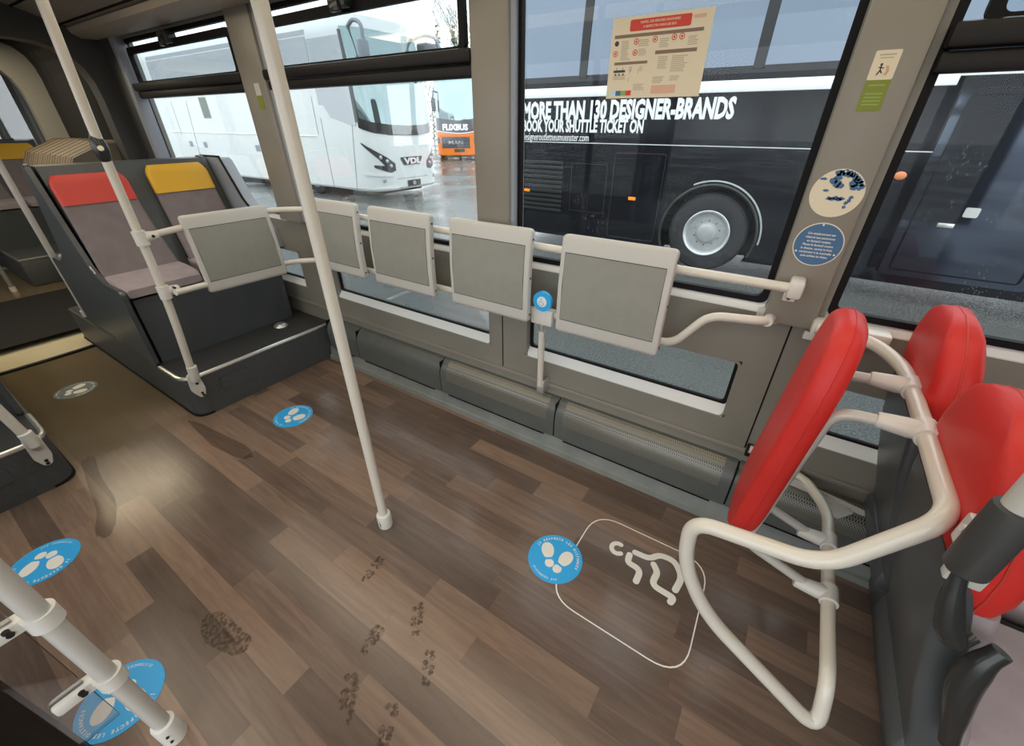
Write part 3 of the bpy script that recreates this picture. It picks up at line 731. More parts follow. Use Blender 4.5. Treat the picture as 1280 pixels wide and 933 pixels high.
def seat_pair(y0, y1, label, heads=('redcloth', 'yellow'), cat='seat'):
    """seats face +x; backs at x=-3.72; y0 aisle side, y1 wall side (y0<y1)"""
    t = thing('double_seat', label, 'seat', (-3.42, (y0+y1)/2, .278), group='double seats on the platforms')
    # side cheek and moulded shell behind
    side = [(-3.115, .278), (-3.10, .70), (-3.085, .755), (-3.12, .775), (-3.30, .775), (-3.44, .83), (-3.56, 1.08), (-3.665, 1.36), (-3.69, 1.395), (-3.735, 1.395), (-3.745, 1.36), (-3.735, .278)]
    for y, nm in ((y0, 'side_cheek'), (y1-.03, 'side_cheek')):
        bm = B(); prism(bm, round_poly(side, .02, 3), y-(.015 if y == y0 else 0), y+(.011 if y == y0 else .03), 'y', .005); obj(nm, bm, 'darkshell', t)
    bm = B(); prism(bm, [(-3.135, .278), (-3.125, .70), (-3.44, .70), (-3.62, 1.20), (-3.68, 1.385), (-3.74, 1.385), (-3.735, .278)], y0+.03, y1-.03, 'y'); obj('shell', bm, 'darkshell', t)
    bm = B(); tube(bm, [(x, y0-.008, z) for x, z in round_poly([(-3.69, 1.36), (-3.56, 1.06), (-3.44, .815), (-3.31, .768), (-3.10, .762)], [0, .1, .1, .05, 0], 4)], .006, 6); obj('cheek_edge', bm, 'tube2', t, label='worn pale edge of the side cheek')
    w = .405
    for k in range(2):
        ya = (y0+.012, y0+.485)[k]; yb = ya+w; dz0 = (-.022, 0)[k]
        # backrest slab leaning back; rings from bottom to top
        def slab(s0, s1, nn, th=.035):
            rg = []
            for j in range(nn+1):
                s = s0+(s1-s0)*j/nn
                x = -3.405-.235*s-.02*math.sin(s*PI); z = .79+(.585+dz0)*s
                ins = 0 if s < .86 else .045*((s-.86)/.14)**2
                ins += .02*math.sin(min(1, s*1.2)*PI*.5)
                tt = th if s < .93 else th*(1-.35*(s-.93)/.07)
                p = round_poly([(x-.01, ya+ins), (x+tt, ya+ins), (x+tt, yb-ins), (x-.01, yb-ins)], .02, 3)
                rg.append([(a_, b_, z) for a_, b_ in p])
            return rg
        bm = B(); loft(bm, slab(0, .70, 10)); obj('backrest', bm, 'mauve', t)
        bm = B(); loft(bm, slab(.70, .975, 8, .042)); obj('headrest', bm, heads[k], t, label=('red' if heads[k] == 'redcloth' else 'yellow')+' headrest band')
        # seat cushion
        rg = []
        for j in range(9):
            u = j/8; x = -3.455+.355*u; z = .80-.018*u+.012*math.sin(u*PI)
            zf = .705 if j < 8 else .72
            if j == 8: z -= .016
            wd = .0 if 0 < j < 8 else .012
            rg.append([(x, a_, b_) for a_, b_ in round_poly([(ya-.005+wd, zf), (yb+.005-wd, zf), (yb+.005-wd, z), (ya-.005+wd, z)], .02, 3)])
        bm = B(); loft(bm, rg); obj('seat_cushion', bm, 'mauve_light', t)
    return t
sp = seat_pair(.655, 1.575, 'double seat with one red and one yellow headrest facing the open floor')
c_ = copy_tree(sp, (-3.42-.66, 1.115, .278), R(180), None, 'double seat backing onto the red and yellow seats and facing the bus joint')
seat_pair(-.945, .045, 'double seat on the left platform across the aisle', ('yellow', 'redcloth'))
# padded box between window seat and wall
t = thing('window_armrest', 'blue-grey sloping armrest box with black edge beside the yellow seat', 'armrest', (-3.5, 1.63, 1.0))
poly = [(-3.80, .80), (-3.14, .80), (-3.17, .92), (-3.385, 1.13), (-3.535, 1.385), (-3.80, 1.385)]
bm = B(); prism(bm, round_poly(poly, .02, 3), 1.59, YW, 'y', .006); obj('box', bm, 'pillar_edge', t)  # blue-grey puts the window light on this box into its colour
bm = B(); tube(bm, [(-3.80, 1.60, 1.39), (-3.535, 1.60, 1.392), (-3.378, 1.60, 1.133), (-3.165, 1.60, .925)], .008, 8); obj('edge_strip', bm, 'gasket', t)

# grab pole at the platform corner
gp = thing('handrail_pole', 'cream handrail pole with a black stop button rising from the step platform corner', 'pole', (-2.745, .69, .22))
pth = fillet([(-2.735, .70, .31), (-2.685, .73, .80), (-2.67, .735, 1.50), (-2.635, .745, 1.85), (-2.60, .755, 2.26)], .3, 10)
bm = B(); tube(bm, pth, .0195, 20); obj('pole', bm, 'tube', gp)
bm = B(); tube(bm, [(-2.744, .70, .27), (-2.737, .704, .30), (-2.728, .708, .37), (-2.727, .709, .375)], .026, 16, rad=[.022, .027, .026, .020])
prism(bm, round_poly([(.665, .20), (.695, .145), (.72, .145), (.735, .20), (.728, .31), (.675, .31)], .012), -2.776, -2.750, 'x', .004); obj('foot_bracket', bm, 'clamp', gp)
bm = B()
for y, z in ((.703, .245), (.708, .175), (.711, .158)): screw(bm, (-2.749, y, z), 'x', .0075)
obj('screw', bm, 'screw', gp)
def clampball(p, d, r=.028, L_=.07):
    bm = B(); p = Vector(p); d = Vector(d).normalized()
    cyl(bm, p-Vector((0, 0, .034)), p+Vector((0, 0, .034)), r, 18)
    tube(bm, [p, p+d*.028, p+d*L_, p+d*(L_+.004)], .022, 14, rad=[.026, .026, .0205, .019]); return bm
obj('rail_clamp', clampball((-2.677, .733, 1.11), (-.15, 1, .02)), 'clamp', gp)
obj('rail_clamp', clampball((-2.685, .73, .83), (-.25, 1, -.03)), 'clamp', gp)
bm = B(); screw(bm, (-2.662, .78, 1.113), 'x', .007, .008); screw(bm, (-2.672, .775, .845), 'x', .006, .012); screw(bm, (-2.672, .775, .815), 'x', .006, .012); obj('screw', bm, 'screw', gp)
t = thing('stop_button', 'black almond-shaped stop button with a pale centre on the bent pole by the red seat', 'button', (-2.645, .745, 1.50))
bm = B()
rg = []
for k in range(13):
    u = -1+2*k/12; w_ = .028*math.sqrt(max(0, 1-abs(u)**1.6))+.002
    rg.append([(-2.668+.028*math.cos(a)*(w_/.028), .734+w_*math.sin(a), 1.50+.068*u) for a in [2*PI*j/16 for j in range(16)]])
loft(bm, rg); obj('housing', bm, 'black', t)
bm = B(); cyl(bm, (-2.645, .729, 1.50), (-2.637, .726, 1.503), .011, 20); obj('push_disc', bm, 'cream', t)
bm = B(); cyl(bm, (-2.60, .755, 2.24), (-2.60, .755, 2.30), .045, 20, .06); obj('ceiling_flange', bm, 'clamp', gp)

# pole foot on the left platform (the pole leaves the picture)
gp2 = thing('handrail_pole', 'cream handrail pole fixed to the corner of the left platform at the picture edge', 'pole', (-2.69, .0, .2))
bm = B(); tube(bm, fillet([(-2.70, .0, .30), (-2.71, -.05, .80), (-2.71, -.06, 1.5), (-2.66, -.1, 1.9), (-2.60, -.13, 2.26)], .3, 8), .0195, 20); obj('pole', bm, 'tube', gp2)
bm = B(); tube(bm, [(-2.725, .004, .27), (-2.70, .0, .30), (-2.70, -.003, .37), (-2.70, -.003, .375)], .026, 16, rad=[.022, .027, .026, .020])
prism(bm, round_poly([(-.035, .20), (-.015, .145), (.012, .145), (.03, .20), (.03, .31), (-.03, .31)], .012), -2.776, -2.748, 'x', .004); obj('foot_bracket', bm, 'clamp', gp2)
bm = B()
for y, z in ((.0, .245), (-.002, .175), (-.003, .158)): screw(bm, (-2.747, y, z), 'x', .0075)
obj('screw', bm, 'screw', gp2)

# rear section: poles and platform beyond the joint
def simple_pole(x, y, lb, lean=0., m='tube2', z0=0.):
    t = thing('handrail_pole', lb, 'pole', (x, y, z0)); bm = B(); tube(bm, [(x, y, z0+.02), (x, y, 1.1), (x+lean, y, 2.26)], .0195, 14); obj('pole', bm, m, t)
    bm = B(); cyl(bm, (x, y, z0), (x, y, z0+.05), .028, 14); obj('collar', bm, 'clamp', t)
simple_pole(-4.50, .68, 'grey handrail pole rising behind the red seat back', m='tube2', z0=.28)
simple_pole(-6.75, 1.02, 'pale handrail pole beyond the joint in the rear of the bus')
simple_pole(-7.0, .62, 'dark handrail pole at the picture edge in the rear of the bus', m='portal_light')
t = thing('step_platform', 'dark step platform with metal edge beyond the joint in the rear of the bus', 'platform', (-8.2, 1.2, 0))
bm = B(); box(bm, -9.6, -7.0, .78, 1.69, 0, .30, .02); obj('body', bm, 'podium', t)
bm = B(); tube(bm, [(-9.5, .785, .295), (-7.0, .785, .295), (-6.995, 1.69, .295)], .013, 8); obj('edge_trim', bm, 'alu', t)
c_ = copy_tree(sp, (-7.95, 1.19, .30), None, None, 'double seat on the rear platform beyond the bus joint')
c_ = copy_tree(sp, (-8.9, 1.19, .30), None, None, 'second double seat on the rear platform, farther back beyond the joint')

# ================================================================== PARTITION LOWER LEFT
t = thing('door_partition', 'pale pole with clamped tinted glass panel beside the door at the lower left', 'partition', (-1.135, -.15, 0))
pa, pb = (-1.133, -.150, .06), (-1.165, -.175, 2.28)
bm = B(); cyl(bm, pa, pb, .0215, 24); obj('pole', bm, 'tube2', t)
bm = B(); tube(bm, [(-1.133, -.15, 0), (-1.133, -.15, .085), (-1.133, -.15, .092), (-1.133, -.15, .096)], .03, 24, rad=[.031, .031, .029, .022]); obj('floor_collar', bm, 'clamp', t)
bm = B()
for z in (.03, .06): 
    for a in (-.9, -.2, .6): screw(bm, (-1.133+.031*math.cos(a), -.15-.031*math.sin(a)*0-.01, z), 'x', .004)
obj('screw', bm, 'screw', t)
bm = B(); box(bm, -1.172, -1.164, -.96, -.193, .205, 1.35, .003); obj('glass_panel', bm, 'glass_tint', t)
for z in (.375, .66):
    bm = B()
    o_ = Vector((-1.137-(z-.06)*.0144, -.150-(z-.06)*.0113, z))
    cyl(bm, o_-Vector((0, 0, .022)), o_+Vector((0, 0, .022)), .030, 20)
    box(bm, o_.x-.045, o_.x-.008, o_.y-.105, o_.y-.01, z-.018, z+.018, .008)
    k = obj('glass_clamp', bm, 'clamp', t)
    bm = B(); screw(bm, (o_.x+.002, o_.y-.05, z+.0185), 'z', .007); screw(bm, (o_.x-.007, o_.y-.05, z), 'x', .007); obj('screw', bm, 'screw', k)

# ================================================================== WHEELCHAIR BACKREST FRAME, RIGHT
t = thing('wheelchair_rest', 'red padded wheelchair backrest leaning on a bent cream tube frame at the right', 'backrest', (.30, 1.2, 0))
TR = .0185
# one continuous tube: upper run, arm loop on the aisle side, lower run
full = fillet([(.16, 1.60, 1.015), (.31, 1.60, 1.01), (.386, 1.46, 1.0), (.384, .835, 1.0), (.258, .80, .803), (.000, .80, .772), (.012, .80, .62), (.10, .80, .46), (.43, .80, .238), (.409, .85, .375), (.410, 1.50, .375), (.335, 1.62, .38), (.25, 1.66, .38)],
              [.08, .08, .05, .06, .055, .08, .2, .06, .05, .09, .03], 8)
bm = B(); tube(bm, full, TR, 20); obj('tube_frame', bm, 'tube', t)
for y, nm in ((1.12, 'cushion_bracket'), (1.34, 'cushion_bracket')):
    bm = B()
    tube(bm, fillet([(.345, y, 1.0), (.215, y, .992), (.158, y, .45), (.345, y, .385)], [.05, .045], 8), .0145, 16)
    k = obj(nm, bm, 'tube2', t)
    for z, x, sgn in ((1.0, .385, -1), (.378, .41, -1)):
        bm = B(); cyl(bm, (x, y-.03, z), (x, y+.03, z), .0245, 18)
        tube(bm, [(x, y, z), (x-.03, y, z), (x-.085, y, z), (x-.09, y, z)], .02, 14, rad=[.022, .024, .0195, .017]); c2 = obj('tube_clamp', bm, 'clamp', k)
# red cushion: closed outline in its own plane, thick with rounded rim
def cushion(outline, half_t, mtx, n_edge=5, dome=.006):
    bm = B(); cx_ = sum(p[0] for p in outline)/len(outline); cy_ = sum(p[1] for p in outline)/len(outline)
    rg = []
    for k in range(2*n_edge+1):
        a = -PI/2+PI*k/(2*n_edge); ins = .026*(1-math.cos(a)); dz = half_t*math.sin(a)
        rr = []
        for (x, y) in outline:
            d = math.hypot(x-cx_, y-cy_); s = (d-ins)/d; rr.append((cx_+(x-cx_)*s, cy_+(y-cy_)*s, dz))
        rg.append(rr)
    for sgn in (-1, 1):
        ext = []
        for s in (.75, .4, .12): ext.append([(cx_+(x-cx_)*s*.95, cy_+(y-cy_)*s*.95, sgn*(half_t+dome*(1-s))) for x, y in outline])
        rg = (ext[::-1]+rg) if sgn < 0 else (rg+ext)
    loft(bm, rg); bmesh.ops.transform(bm, matrix=mtx, verts=bm.verts); return bm
tl = math.atan2(.055, .75)
cm = Matrix.Translation((.158, 1.235, .815)) @ Matrix.Rotation(R(4.5), 4, 'Y') @ Matrix(((0, 0, 1, 0), (1, 0, 0, 0), (0, 1, 0, 0), (0, 0, 0, 1)))
# in cushion space: x -> world y, y -> world z, z -> world x
ol = round_poly([(-.095, -.375), (.095, -.375), (.165, -.26), (.165, .24), (.10, .385), (-.10, .385), (-.165, .24), (-.165, -.26)], .075, 6)
bm = cushion(ol, .036, cm); cu = obj('cushion', bm, 'red', t, smooth=60)
bm = B(); sc = [(x*1.002, y*1.002, .004) for x, y in ol]; tube(bm, [cm @ Vector(p) for p in sc], .0013, 6, closed=True); obj('piping', bm, 'red', cu)
# wall brackets
bm = B(); box(bm, .15, .36, 1.60, YW, .985, 1.03, .008); box(bm, .14, .30, 1.655, YW, .945, .975, .004); obj('wall_bracket', bm, 'clamp', t)
bm = B(); prism(bm, round_poly([(.20, .40), (.55, .352), (.56, .335), (.53, .33), (.20, .36)], .006), 1.60, 1.606, 'y'); prism(bm, [(.40, .36), (.50, .34), (.47, .29), (.42, .30)], 1.58, 1.60, 'y')
obj('wall_plate', bm, 'padframe', t)
# short cream wall rail stub below the cushion
t = thing('wall_rail_stub', 'short cream rail stub low on the wall just left of the red backrest', 'rail', (.15, 1.64, .41))
bm = B(); cyl(bm, (.115, 1.645, .425), (.26, 1.645, .415), .017, 14); obj('tube', bm, 'tube', t)
bm = B(); box(bm, .105, .125, 1.64, YW, .385, .43, .004); obj('bracket', bm, 'frame_black', t)

# ================================================================== RED SEATS AT THE RIGHT EDGE
def bus_seat(yc, label):
    """seat facing +x, back towards the wheelchair bay"""
    t = thing('bus_seat', label, 'seat', (.72, yc, 0), group='red-topped seats behind the wheelchair backrest')
    hw = .195
    def ringat(z, x0, x1, w, r=.03): return [(a, b, z) for a, b in round_poly([(x0, yc-w), (x1, yc-w), (x1, yc+w), (x0, yc+w)], r, 5)]
    prof = [(.86, .415, .500, .96), (.90, .410, .505, .985), (.96, .402, .502, 1.0), (1.02, .394, .492, .975), (1.06, .390, .485, .93), (1.10, .387, .476, .85), (1.135, .386, .467, .73), (1.16, .388, .458, .58), (1.18, .393, .449, .40), (1.192, .401, .440, .20)]
    bm = B(); loft(bm, [ringat(z, a, b, hw*w, .042 if w > .6 else .018) for z, a, b, w in prof]); hd = obj('headrest', bm, 'red', t, smooth=60, label='red vinyl headrest')
    bm = B(); mid = [((a+b)/2, yc+s*hw*w*1.004, z) for s in (1,) for z, a, b, w in prof]+[((a+b)/2, yc-hw*w*1.004, z) for z, a, b, w in reversed(prof)]
    tube(bm, mid, .002, 6); obj('seam', bm, 'redcloth', hd)
    prof = [(.48, .56, .62, .99), (.56, .52, .59, 1.), (.66, .475, .555, 1.), (.76, .442, .528, 1.), (.86, .42, .502, .96)]
    bm = B(); loft(bm, [ringat(z, a+.01, b, hw*w, .03) for z, a, b, w in prof]); obj('backrest', bm, 'mauve_light', t, smooth=50)
    bm = B(); box(bm, .56, .98, yc-hw, yc+hw, .43, .52, .028, 3); obj('seat_cushion', bm, 'mauve_light', t)
    # dark shell wrapping the back
    prof = [(.40, .548, .60, 1.04), (.47, .535, .60, 1.05), (.60, .492, .56, 1.05), (.78, .440, .49, 1.04), (.90, .418, .45, 1.0), (.93, .415, .44, .97)]
    bm = B(); loft(bm, [ringat(z, a-.012, b, hw*w, .02) for z, a, b, w in prof]); obj('back_shell', bm, 'darkshell', t, smooth=50)
    bm = B(); box(bm, .52, .96, yc-hw-.005, yc+hw+.005, .36, .44, .02); obj('seat_pan', bm, 'darkshell', t)
    return t
bus_seat(.965, 'aisle seat with rounded red headrest at the far right edge, nearest the camera')
bus_seat(1.435, 'window seat with rounded red headrest behind the cream tube at the right')
t = thing('seat_plinth', 'dark moulded plinth on the floor under the red-topped seats', 'plinth', (.80, 1.2, 0))
bm = B(); box(bm, .66, 1.02, .74, 1.66, 0, .36, .03); obj('body', bm, 'darkshell', t)
# aisle pole at the seat corner with dark sleeve
t = thing('handrail_pole', 'pale handrail pole in a dark sleeve standing at the corner of the aisle seat', 'pole', (.385, .735, .98))
bm = B(); cyl(bm, (.388, .735, 1.06), (.385, .735, 2.30), .0205, 24); obj('pole', bm, 'tube2', t)
bm = B(); tube(bm, [(.390, .735, .985), (.389, .735, .99), (.388, .735, 1.118), (.388, .735, 1.125), (.388, .735, 1.128)], .026, 24, rad=[.024, .0285, .0285, .027, .022]); obj('sleeve', bm, 'portal', t)
bm = B(); box(bm, .372, .41, .75, .79, 1.00, 1.06, .006); obj('clamp_block', bm, 'tube2', t)
bm = B(); screw(bm, (.370, .765, 1.04), 'x', .007); obj('screw', bm, 'clamp', t)
bm = B(); box(bm, .372, .42, .728, .75, .955, .985, .004); obj('lower_bracket', bm, 'tube2', t)
# seat grips
def grip(pts, rad, label, w=1.):
    t = thing('seat_grip', label, 'grip', pts[0]); bm = B()
    tube(bm, pts, .02, 16, rad=rad); obj('grip', bm, 'black', t); return t
g = fillet([(.385, .735, .985), (.398, .725, .92), (.418, .722, .865), (.440, .722, .83), (.458, .740, .85)], .03, 6)
grip(g, [.012+.009*math.sin(PI*min(1, k/(len(g)-1)*1.05)) for k in range(len(g))], 'glossy black grip handle below the dark pole sleeve at the aisle seat')
g = fillet([(.495, .735, .845), (.482, .725, .81), (.488, .722, .74), (.513, .722, .655), (.545, .730, .56)], .05, 6)
grip(g, [.015+.008*math.sin(PI*k/(len(g)-1)) for k in range(len(g))], 'black curved grip lower on the side of the aisle seat')

# ================================================================== FLOOR MARKINGS
def foot(cx, cy, rot, s=1.):
    """sole + heel outlines in the sticker plane"""
    c, sn = math.cos(rot), math.sin(rot)
    def T(p): return [(cx+c*x*s-sn*y*s, cy+sn*x*s+c*y*s) for x, y in p]
    sole = [(.027*math.cos(a)*(1+.10*math.sin(a)), .018+.040*math.sin(a)) for a in [2*PI*k/28 for k in range(28)]]
    sole = [(x, max(y, -.016)) for x, y in sole]
    heel = [(.019*math.cos(a), -.042+.020*math.sin(a)) for a in [2*PI*k/20 for k in range(20)]]
    heel = [(x, min(y, -.026)) for x, y in heel]
    def uniq(p):
        o = []
        for q in p:
            if not o or (abs(q[0]-o[-1][0])+abs(q[1]-o[-1][1])) > 1e-6: o.append(q)
        return o
    return [T(uniq(sole)), T(uniq(heel))]
def arc_text(s, r, a_mid, size, z, flip=False):
    """letters placed round an arc; one mesh"""
    bm = B(); step = size*.74/r; n = len(s)
    for i, ch in enumerate(s):
        if ch == ' ': continue
        a = a_mid+(-(i-(n-1)/2)*step if not flip else (i-(n-1)/2)*step)
        rot = a-PI/2 if not flip else a+PI/2
        mt = Matrix.Translation((r*math.cos(a), r*math.sin(a), z)) @ Matrix.Rotation(rot, 4, 'Z')
        merge(bm, text_bm(ch, size, mt, .95, .0004, .0004, align='CENTER'))
    return bm
def floor_sticker(loc, rz, label, group='round blue footprint stickers'):
    t = thing('floor_sticker', label, 'sticker', (0, 0, 0), group=group)
    bm = B(); prism(bm, circle(0, 0, .116, 48), 0, .0012, 'z'); obj('disc', bm, 'sticker_blue', t, smooth=30)
    bm = B()
    for p in foot(-.028, .020, R(2))+foot(.032, -.018, R(-42)): prism(bm, p, .0012, .0018, 'z')
    obj('footprints', bm, 'sticker_white', t, smooth=0)
    bm = arc_text('JE RESPECTE LES DISTANCES', .092, R(52), .015, .0015); obj('upper_text', bm, 'sticker_white', t, smooth=0)
    bm = arc_text('DISTANCES SVP', .103, R(-125), .013, .0015, True); obj('lower_text', bm, 'sticker_pale', t, smooth=0)
    t.location = loc; t.rotation_euler.z = rz; return t
fs = floor_sticker((-.445, 1.015, .0005), R(33), 'round blue footprint sticker overlapping the white wheelchair outline')
for loc, rz, lb in (((-2.315, .985, .0005), R(20), 'round blue footprint sticker near the dark step platform, left of the centre pole'),
                    ((-2.255, -.195, .0005), R(-95), 'round blue footprint sticker between the left platform and the lower left partition'),
                    ((-1.385, -.205, .0005), R(-95), 'round blue footprint sticker seen behind the pole and glass at the lower left'),
                    ((-3.86, .325, .0005), R(20), 'dull footprint sticker in the lamp-lit aisle between the two platforms'),
                    ((-8.3, .80, .0005), R(20), 'faint blue sticker on the floor beyond the bus joint')):
    c_ = copy_tree(fs, loc, rz, None, lb)
    if loc[0] < -3.5:      # these two get the grey reflection as disc colour
        for ch in c_.children:
            if ch.name.startswith('disc'): ch.data = ch.data.copy(); ch.data.materials[0] = M['worn']  # disc colour holds the grey floor-level reflection, not wear
# wheelchair space marking: thin rounded outline
t = thing('wheelchair_floor_marking', 'thin cream rounded outline with wheelchair user symbol on the floor', 'floor marking', (-.12, 1.10, 0))
ox = round_poly([(-.40, .855), (.13, .845), (.118, 1.345), (-.395, 1.34)], .12, 8)
cx_, cy_ = -.13, 1.10
inn = [(cx_+(x-cx_)*.983, cy_+(y-cy_)*.983) for x, y in ox]
bm = B(); ring(bm, ox, inn, .0002, .0012, 'z'); obj('outline', bm, 'sticker_white', t, smooth=0)
def stroke(bm, pts, w, z0=.0002, z1=.0014):
    """flat rounded stroke"""
    pts = [Vector((p[0], p[1], 0)) for p in pts]
    L_, R_ = [], []
    for i, p in enumerate(pts):
        tg = (pts[min(i+1, len(pts)-1)]-pts[max(i-1, 0)]).normalized(); n = Vector((-tg.y, tg.x, 0))*w/2
        L_.append(p+n); R_.append(p-n)
    t0 = (pts[0]-pts[1]).normalized(); t1 = (pts[-1]-pts[-2]).normalized()
    def cap(c, d, n0):
        a0 = math.atan2(n0.y, n0.x); return [c+Vector((math.cos(a0+s), math.sin(a0+s), 0))*w/2 for s in [-PI*k/7 for k in range(1, 7)]]
    capE = cap(pts[-1], t1, L_[-1]-pts[-1]); capS = cap(pts[0], t0, R_[0]-pts[0])
    poly = [(p.x, p.y) for p in L_+capE+R_[::-1]+capS]; prism(bm, poly, z0, z1, 'z')
def px2(x, y):   # photo pixel -> floor point
    p_, yw, f = R(31.4), R(33.3), 514.
    hd = Vector((-math.sin(yw), math.cos(yw), 0)); rt = Vector((math.cos(yw), math.sin(yw), 0))
    fw = hd*math.cos(p_)-Vector((0, 0, math.sin(p_))); up = hd*math.sin(p_)+Vector((0, 0, math.cos(p_)))
    r = fw*f+rt*(x-640)-up*(y-466.5); k = -CAM_H/r.z; return (r.x*k, r.y*k)
bm = B()
Zs = .026
def st(pix, rr=.03): 
    pts = [px2(*p) for p in pix]
    q = fillet([(a, b, 0) for a, b in pts], rr, 5) if len(pts) > 2 else [Vector((a, b, 0)) for a, b in pts]
    stroke(bm, [(v.x, v.y) for v in q], Zs)
# head (open ring), body, seat, wheel
hc = px2(772, 686); rr_ = .026
stroke(bm, [(hc[0]+rr_*math.cos(a), hc[1]+rr_*math.sin(a)) for a in [R(75+k*19) for k in range(14)]], .020)
st([(787, 694), (784, 703), (801, 713), (795, 727)])
st([(794, 691), (812, 699), (824, 694), (843, 701), (853, 722), (844, 738)], .09)
st([(817, 706), (822, 716), (814, 731), (842, 748), (838, 753)])
obj('wheelchair_symbol', bm, 'sticker_white', t, smooth=0)
# muddy shoe prints
def mudprint(cx, cy, rot, s, label, seed):
    rnd = random.Random(seed); bm = B(); c, sn = math.cos(rot), math.sin(rot)
    for k in range(7):
        yy = -.085+.17*k/6; ww = .046*(1-.45*abs(k-3.6)/3.6)
        for sx_ in (-1, 1):
            if rnd.random() < .22: continue
            x0, y0 = sx_*ww*.5, yy
            pts = [((x0+ww*.55*math.cos(a)*rnd.uniform(.7, 1.1)), (y0+.017*math.sin(a)*rnd.uniform(.6, 1.2))) for a in [2*PI*j/9 for j in range(9)]]
            prism(bm, [(cx+s*(c*x-sn*y), cy+s*(sn*x+c*y)) for x, y in pts], .0003, .0009, 'z')
    tag(obj('muddy_shoe_print', bm, 'mud', smooth=0, origin=(cx, cy, 0)), label, 'shoe print', 'muddy shoe prints on the planks')
mudprint(*px2(436, 873), R(45), .72, 'darkest muddy shoe print at the bottom of the floor, left of the bottom centre', 1)
mudprint(*px2(483, 912), R(30), .68, 'muddy shoe print on the bottom edge, right of the darkest print', 2)
mudprint(*px2(521, 773), R(40), .62, 'small muddy heel print in the middle of the planks', 3)
mudprint(*px2(466, 712), R(10), .6, 'muddy shoe print just below the foot of the centre pole', 4)
mudprint(*px2(467, 797), R(10), .6, 'faint muddy shoe print between the pole foot and the darkest print', 5)
mudprint(*px2(535, 835), R(35), .55, 'very faint small print right of the faint middle print', 6)
def blob(pix, name, label, cat, m):
    rnd = random.Random(len(pix)+int(pix[0][0])); pts = [px2(*p) for p in pix]; bm = B()
    pr_ = round_poly(pts, .05, 4); cc = (sum(p[0] for p in pr_)/len(pr_), sum(p[1] for p in pr_)/len(pr_))
    pr_ = [(cc[0]+(x-cc[0])*k_, cc[1]+(y-cc[1])*k_) for (x, y) in pr_ for k_ in (rnd.uniform(.96, 1.04),)]
    prism(bm, pr_, .0002, .0008, 'z')
    c0 = pts[0]; tag(obj(name, bm, m, smooth=0, origin=(c0[0], c0[1], 0)), label, cat, kind=None)
blob([(100, 575), (118, 570), (128, 600), (146, 625), (144, 660), (130, 676), (118, 668), (122, 640), (112, 615)], 'wet_patch', 'dark wet streak on the floor in front of the left platform', 'wet patch', 'wet')
blob([(252, 772), (275, 762), (300, 785), (318, 800), (300, 822), (278, 816), (250, 800)], 'mud_stain', 'rust brown mud stain on the planks left of the pole foot', 'stain', 'mud')
blob([(232, 524), (252, 530), (310, 558), (318, 572), (300, 574), (262, 556)], 'wet_patch', 'long wet streak running from the dark step platform corner', 'wet patch', 'wet')

# ================================================================== NOTICES
t = thing('notice_poster', 'cream printed notice with a red heading stuck inside the tall middle window', 'poster', (-.545, 1.695, 1.67))
X0, X1, Z0, Z1 = -.705, -.382, 1.673, 1.898; YG = YW+.0195
bm = B(); box(bm, X0, X1, YG-.0012, YG, Z0, Z1); obj('sheet', bm, 'cream', t, smooth=0)
def U(u, v): return X0+(X1-X0)*u, Z0+(Z1-Z0)*(1-v)
def pr(bm, u0, v0, u1, v1, d=.0006):
    a, b = U(u0, v0), U(u1, v1); box(bm, a[0], b[0], YG-.0012-d, YG-.0010, b[1], a[1])
bm = B(); a, b = U(.19, .04), U(.80, .175); prism(bm, round_poly([(a[0], b[1]), (b[0], b[1]), (b[0], a[1]), (a[0], a[1])], .006), YG-.0018, YG-.001, 'y'); obj('heading_band', bm, 'posterred', t, smooth=0)
bm = B()
for i, s in enumerate(('RAPPEL DES MESURES SANITAIRES', 'A RESPECTER DANS LES BUS')):
    merge(bm, text_bm(s, .0085, face_my(*(lambda q: (q[0], YG-.0019, q[1]))(U(.495, .092+.052*i))), 1.0, .0003, .0001, align='CENTER'))
obj('heading_text', bm, 'cream', t, smooth=0)
bm = B(); pr(bm, .035, .205, .93, .245); pr(bm, .49, .425, .90, .468); pr(bm, .06, .535, .42, .57)
obj('title_bar', bm, 'posterbrown', t, smooth=0)
bm = B(); rnd = random.Random(3)
for (u0, u1, v0, v1) in ((.12, .21, .28, .47), (.12, .23, .48, .52), (.30, .42, .28, .36), (.31, .40, .39, .46), (.52, .62, .29, .40), (.80, .90, .29, .38), (.53, .63, .50, .64), (.67, .83, .50, .69), (.23, .27, .60, .66), (.34, .38, .60, .66), (.06, .20, .70, .75), (.30, .42, .82, .90), (.50, .62, .74, .82), (.68, .78, .74, .80)):
    v = v0
    while v < v1: pr(bm, u0, v, u0+(u1-u0)*rnd.uniform(.7, 1), v+.010); v += .022
obj('printed_text', bm, 'postergrey', t, smooth=0)
for (u, v, m) in ((.275, .30, 0), (.275, .43, 0), (.06, .43, 0), (.47, .29, 0), (.66, .285, 0), (.735, .285, 0)):
    bm = B(); c0 = U(u, v); ring(bm, circle(*c0, .0085, 20), circle(*c0, .0062, 20), YG-.0017, YG-.001); 
    sphere(bm, (c0[0], YG-.0014, c0[1]), .003, 1, .1, 1.2, 8, 6); obj('red_symbol', bm, 'posterred', t, smooth=0)
bm = B(); c0 = U(.065, .305); prism(bm, circle(*c0, .0075, 18), YG-.0017, YG-.001); a, b = U(.06, .635), U(.19, .665); box(bm, a[0], b[0], YG-.0018, YG-.001, b[1], a[1])
for u in (.085, .125, .17): prism(bm, circle(*U(u, .69), .003, 10), YG-.0018, YG-.001)
for u in (.09, .16): a, b = U(u, .60), U(u+.004, .64); box(bm, a[0], b[0], YG-.0018, YG-.001, b[1], a[1])
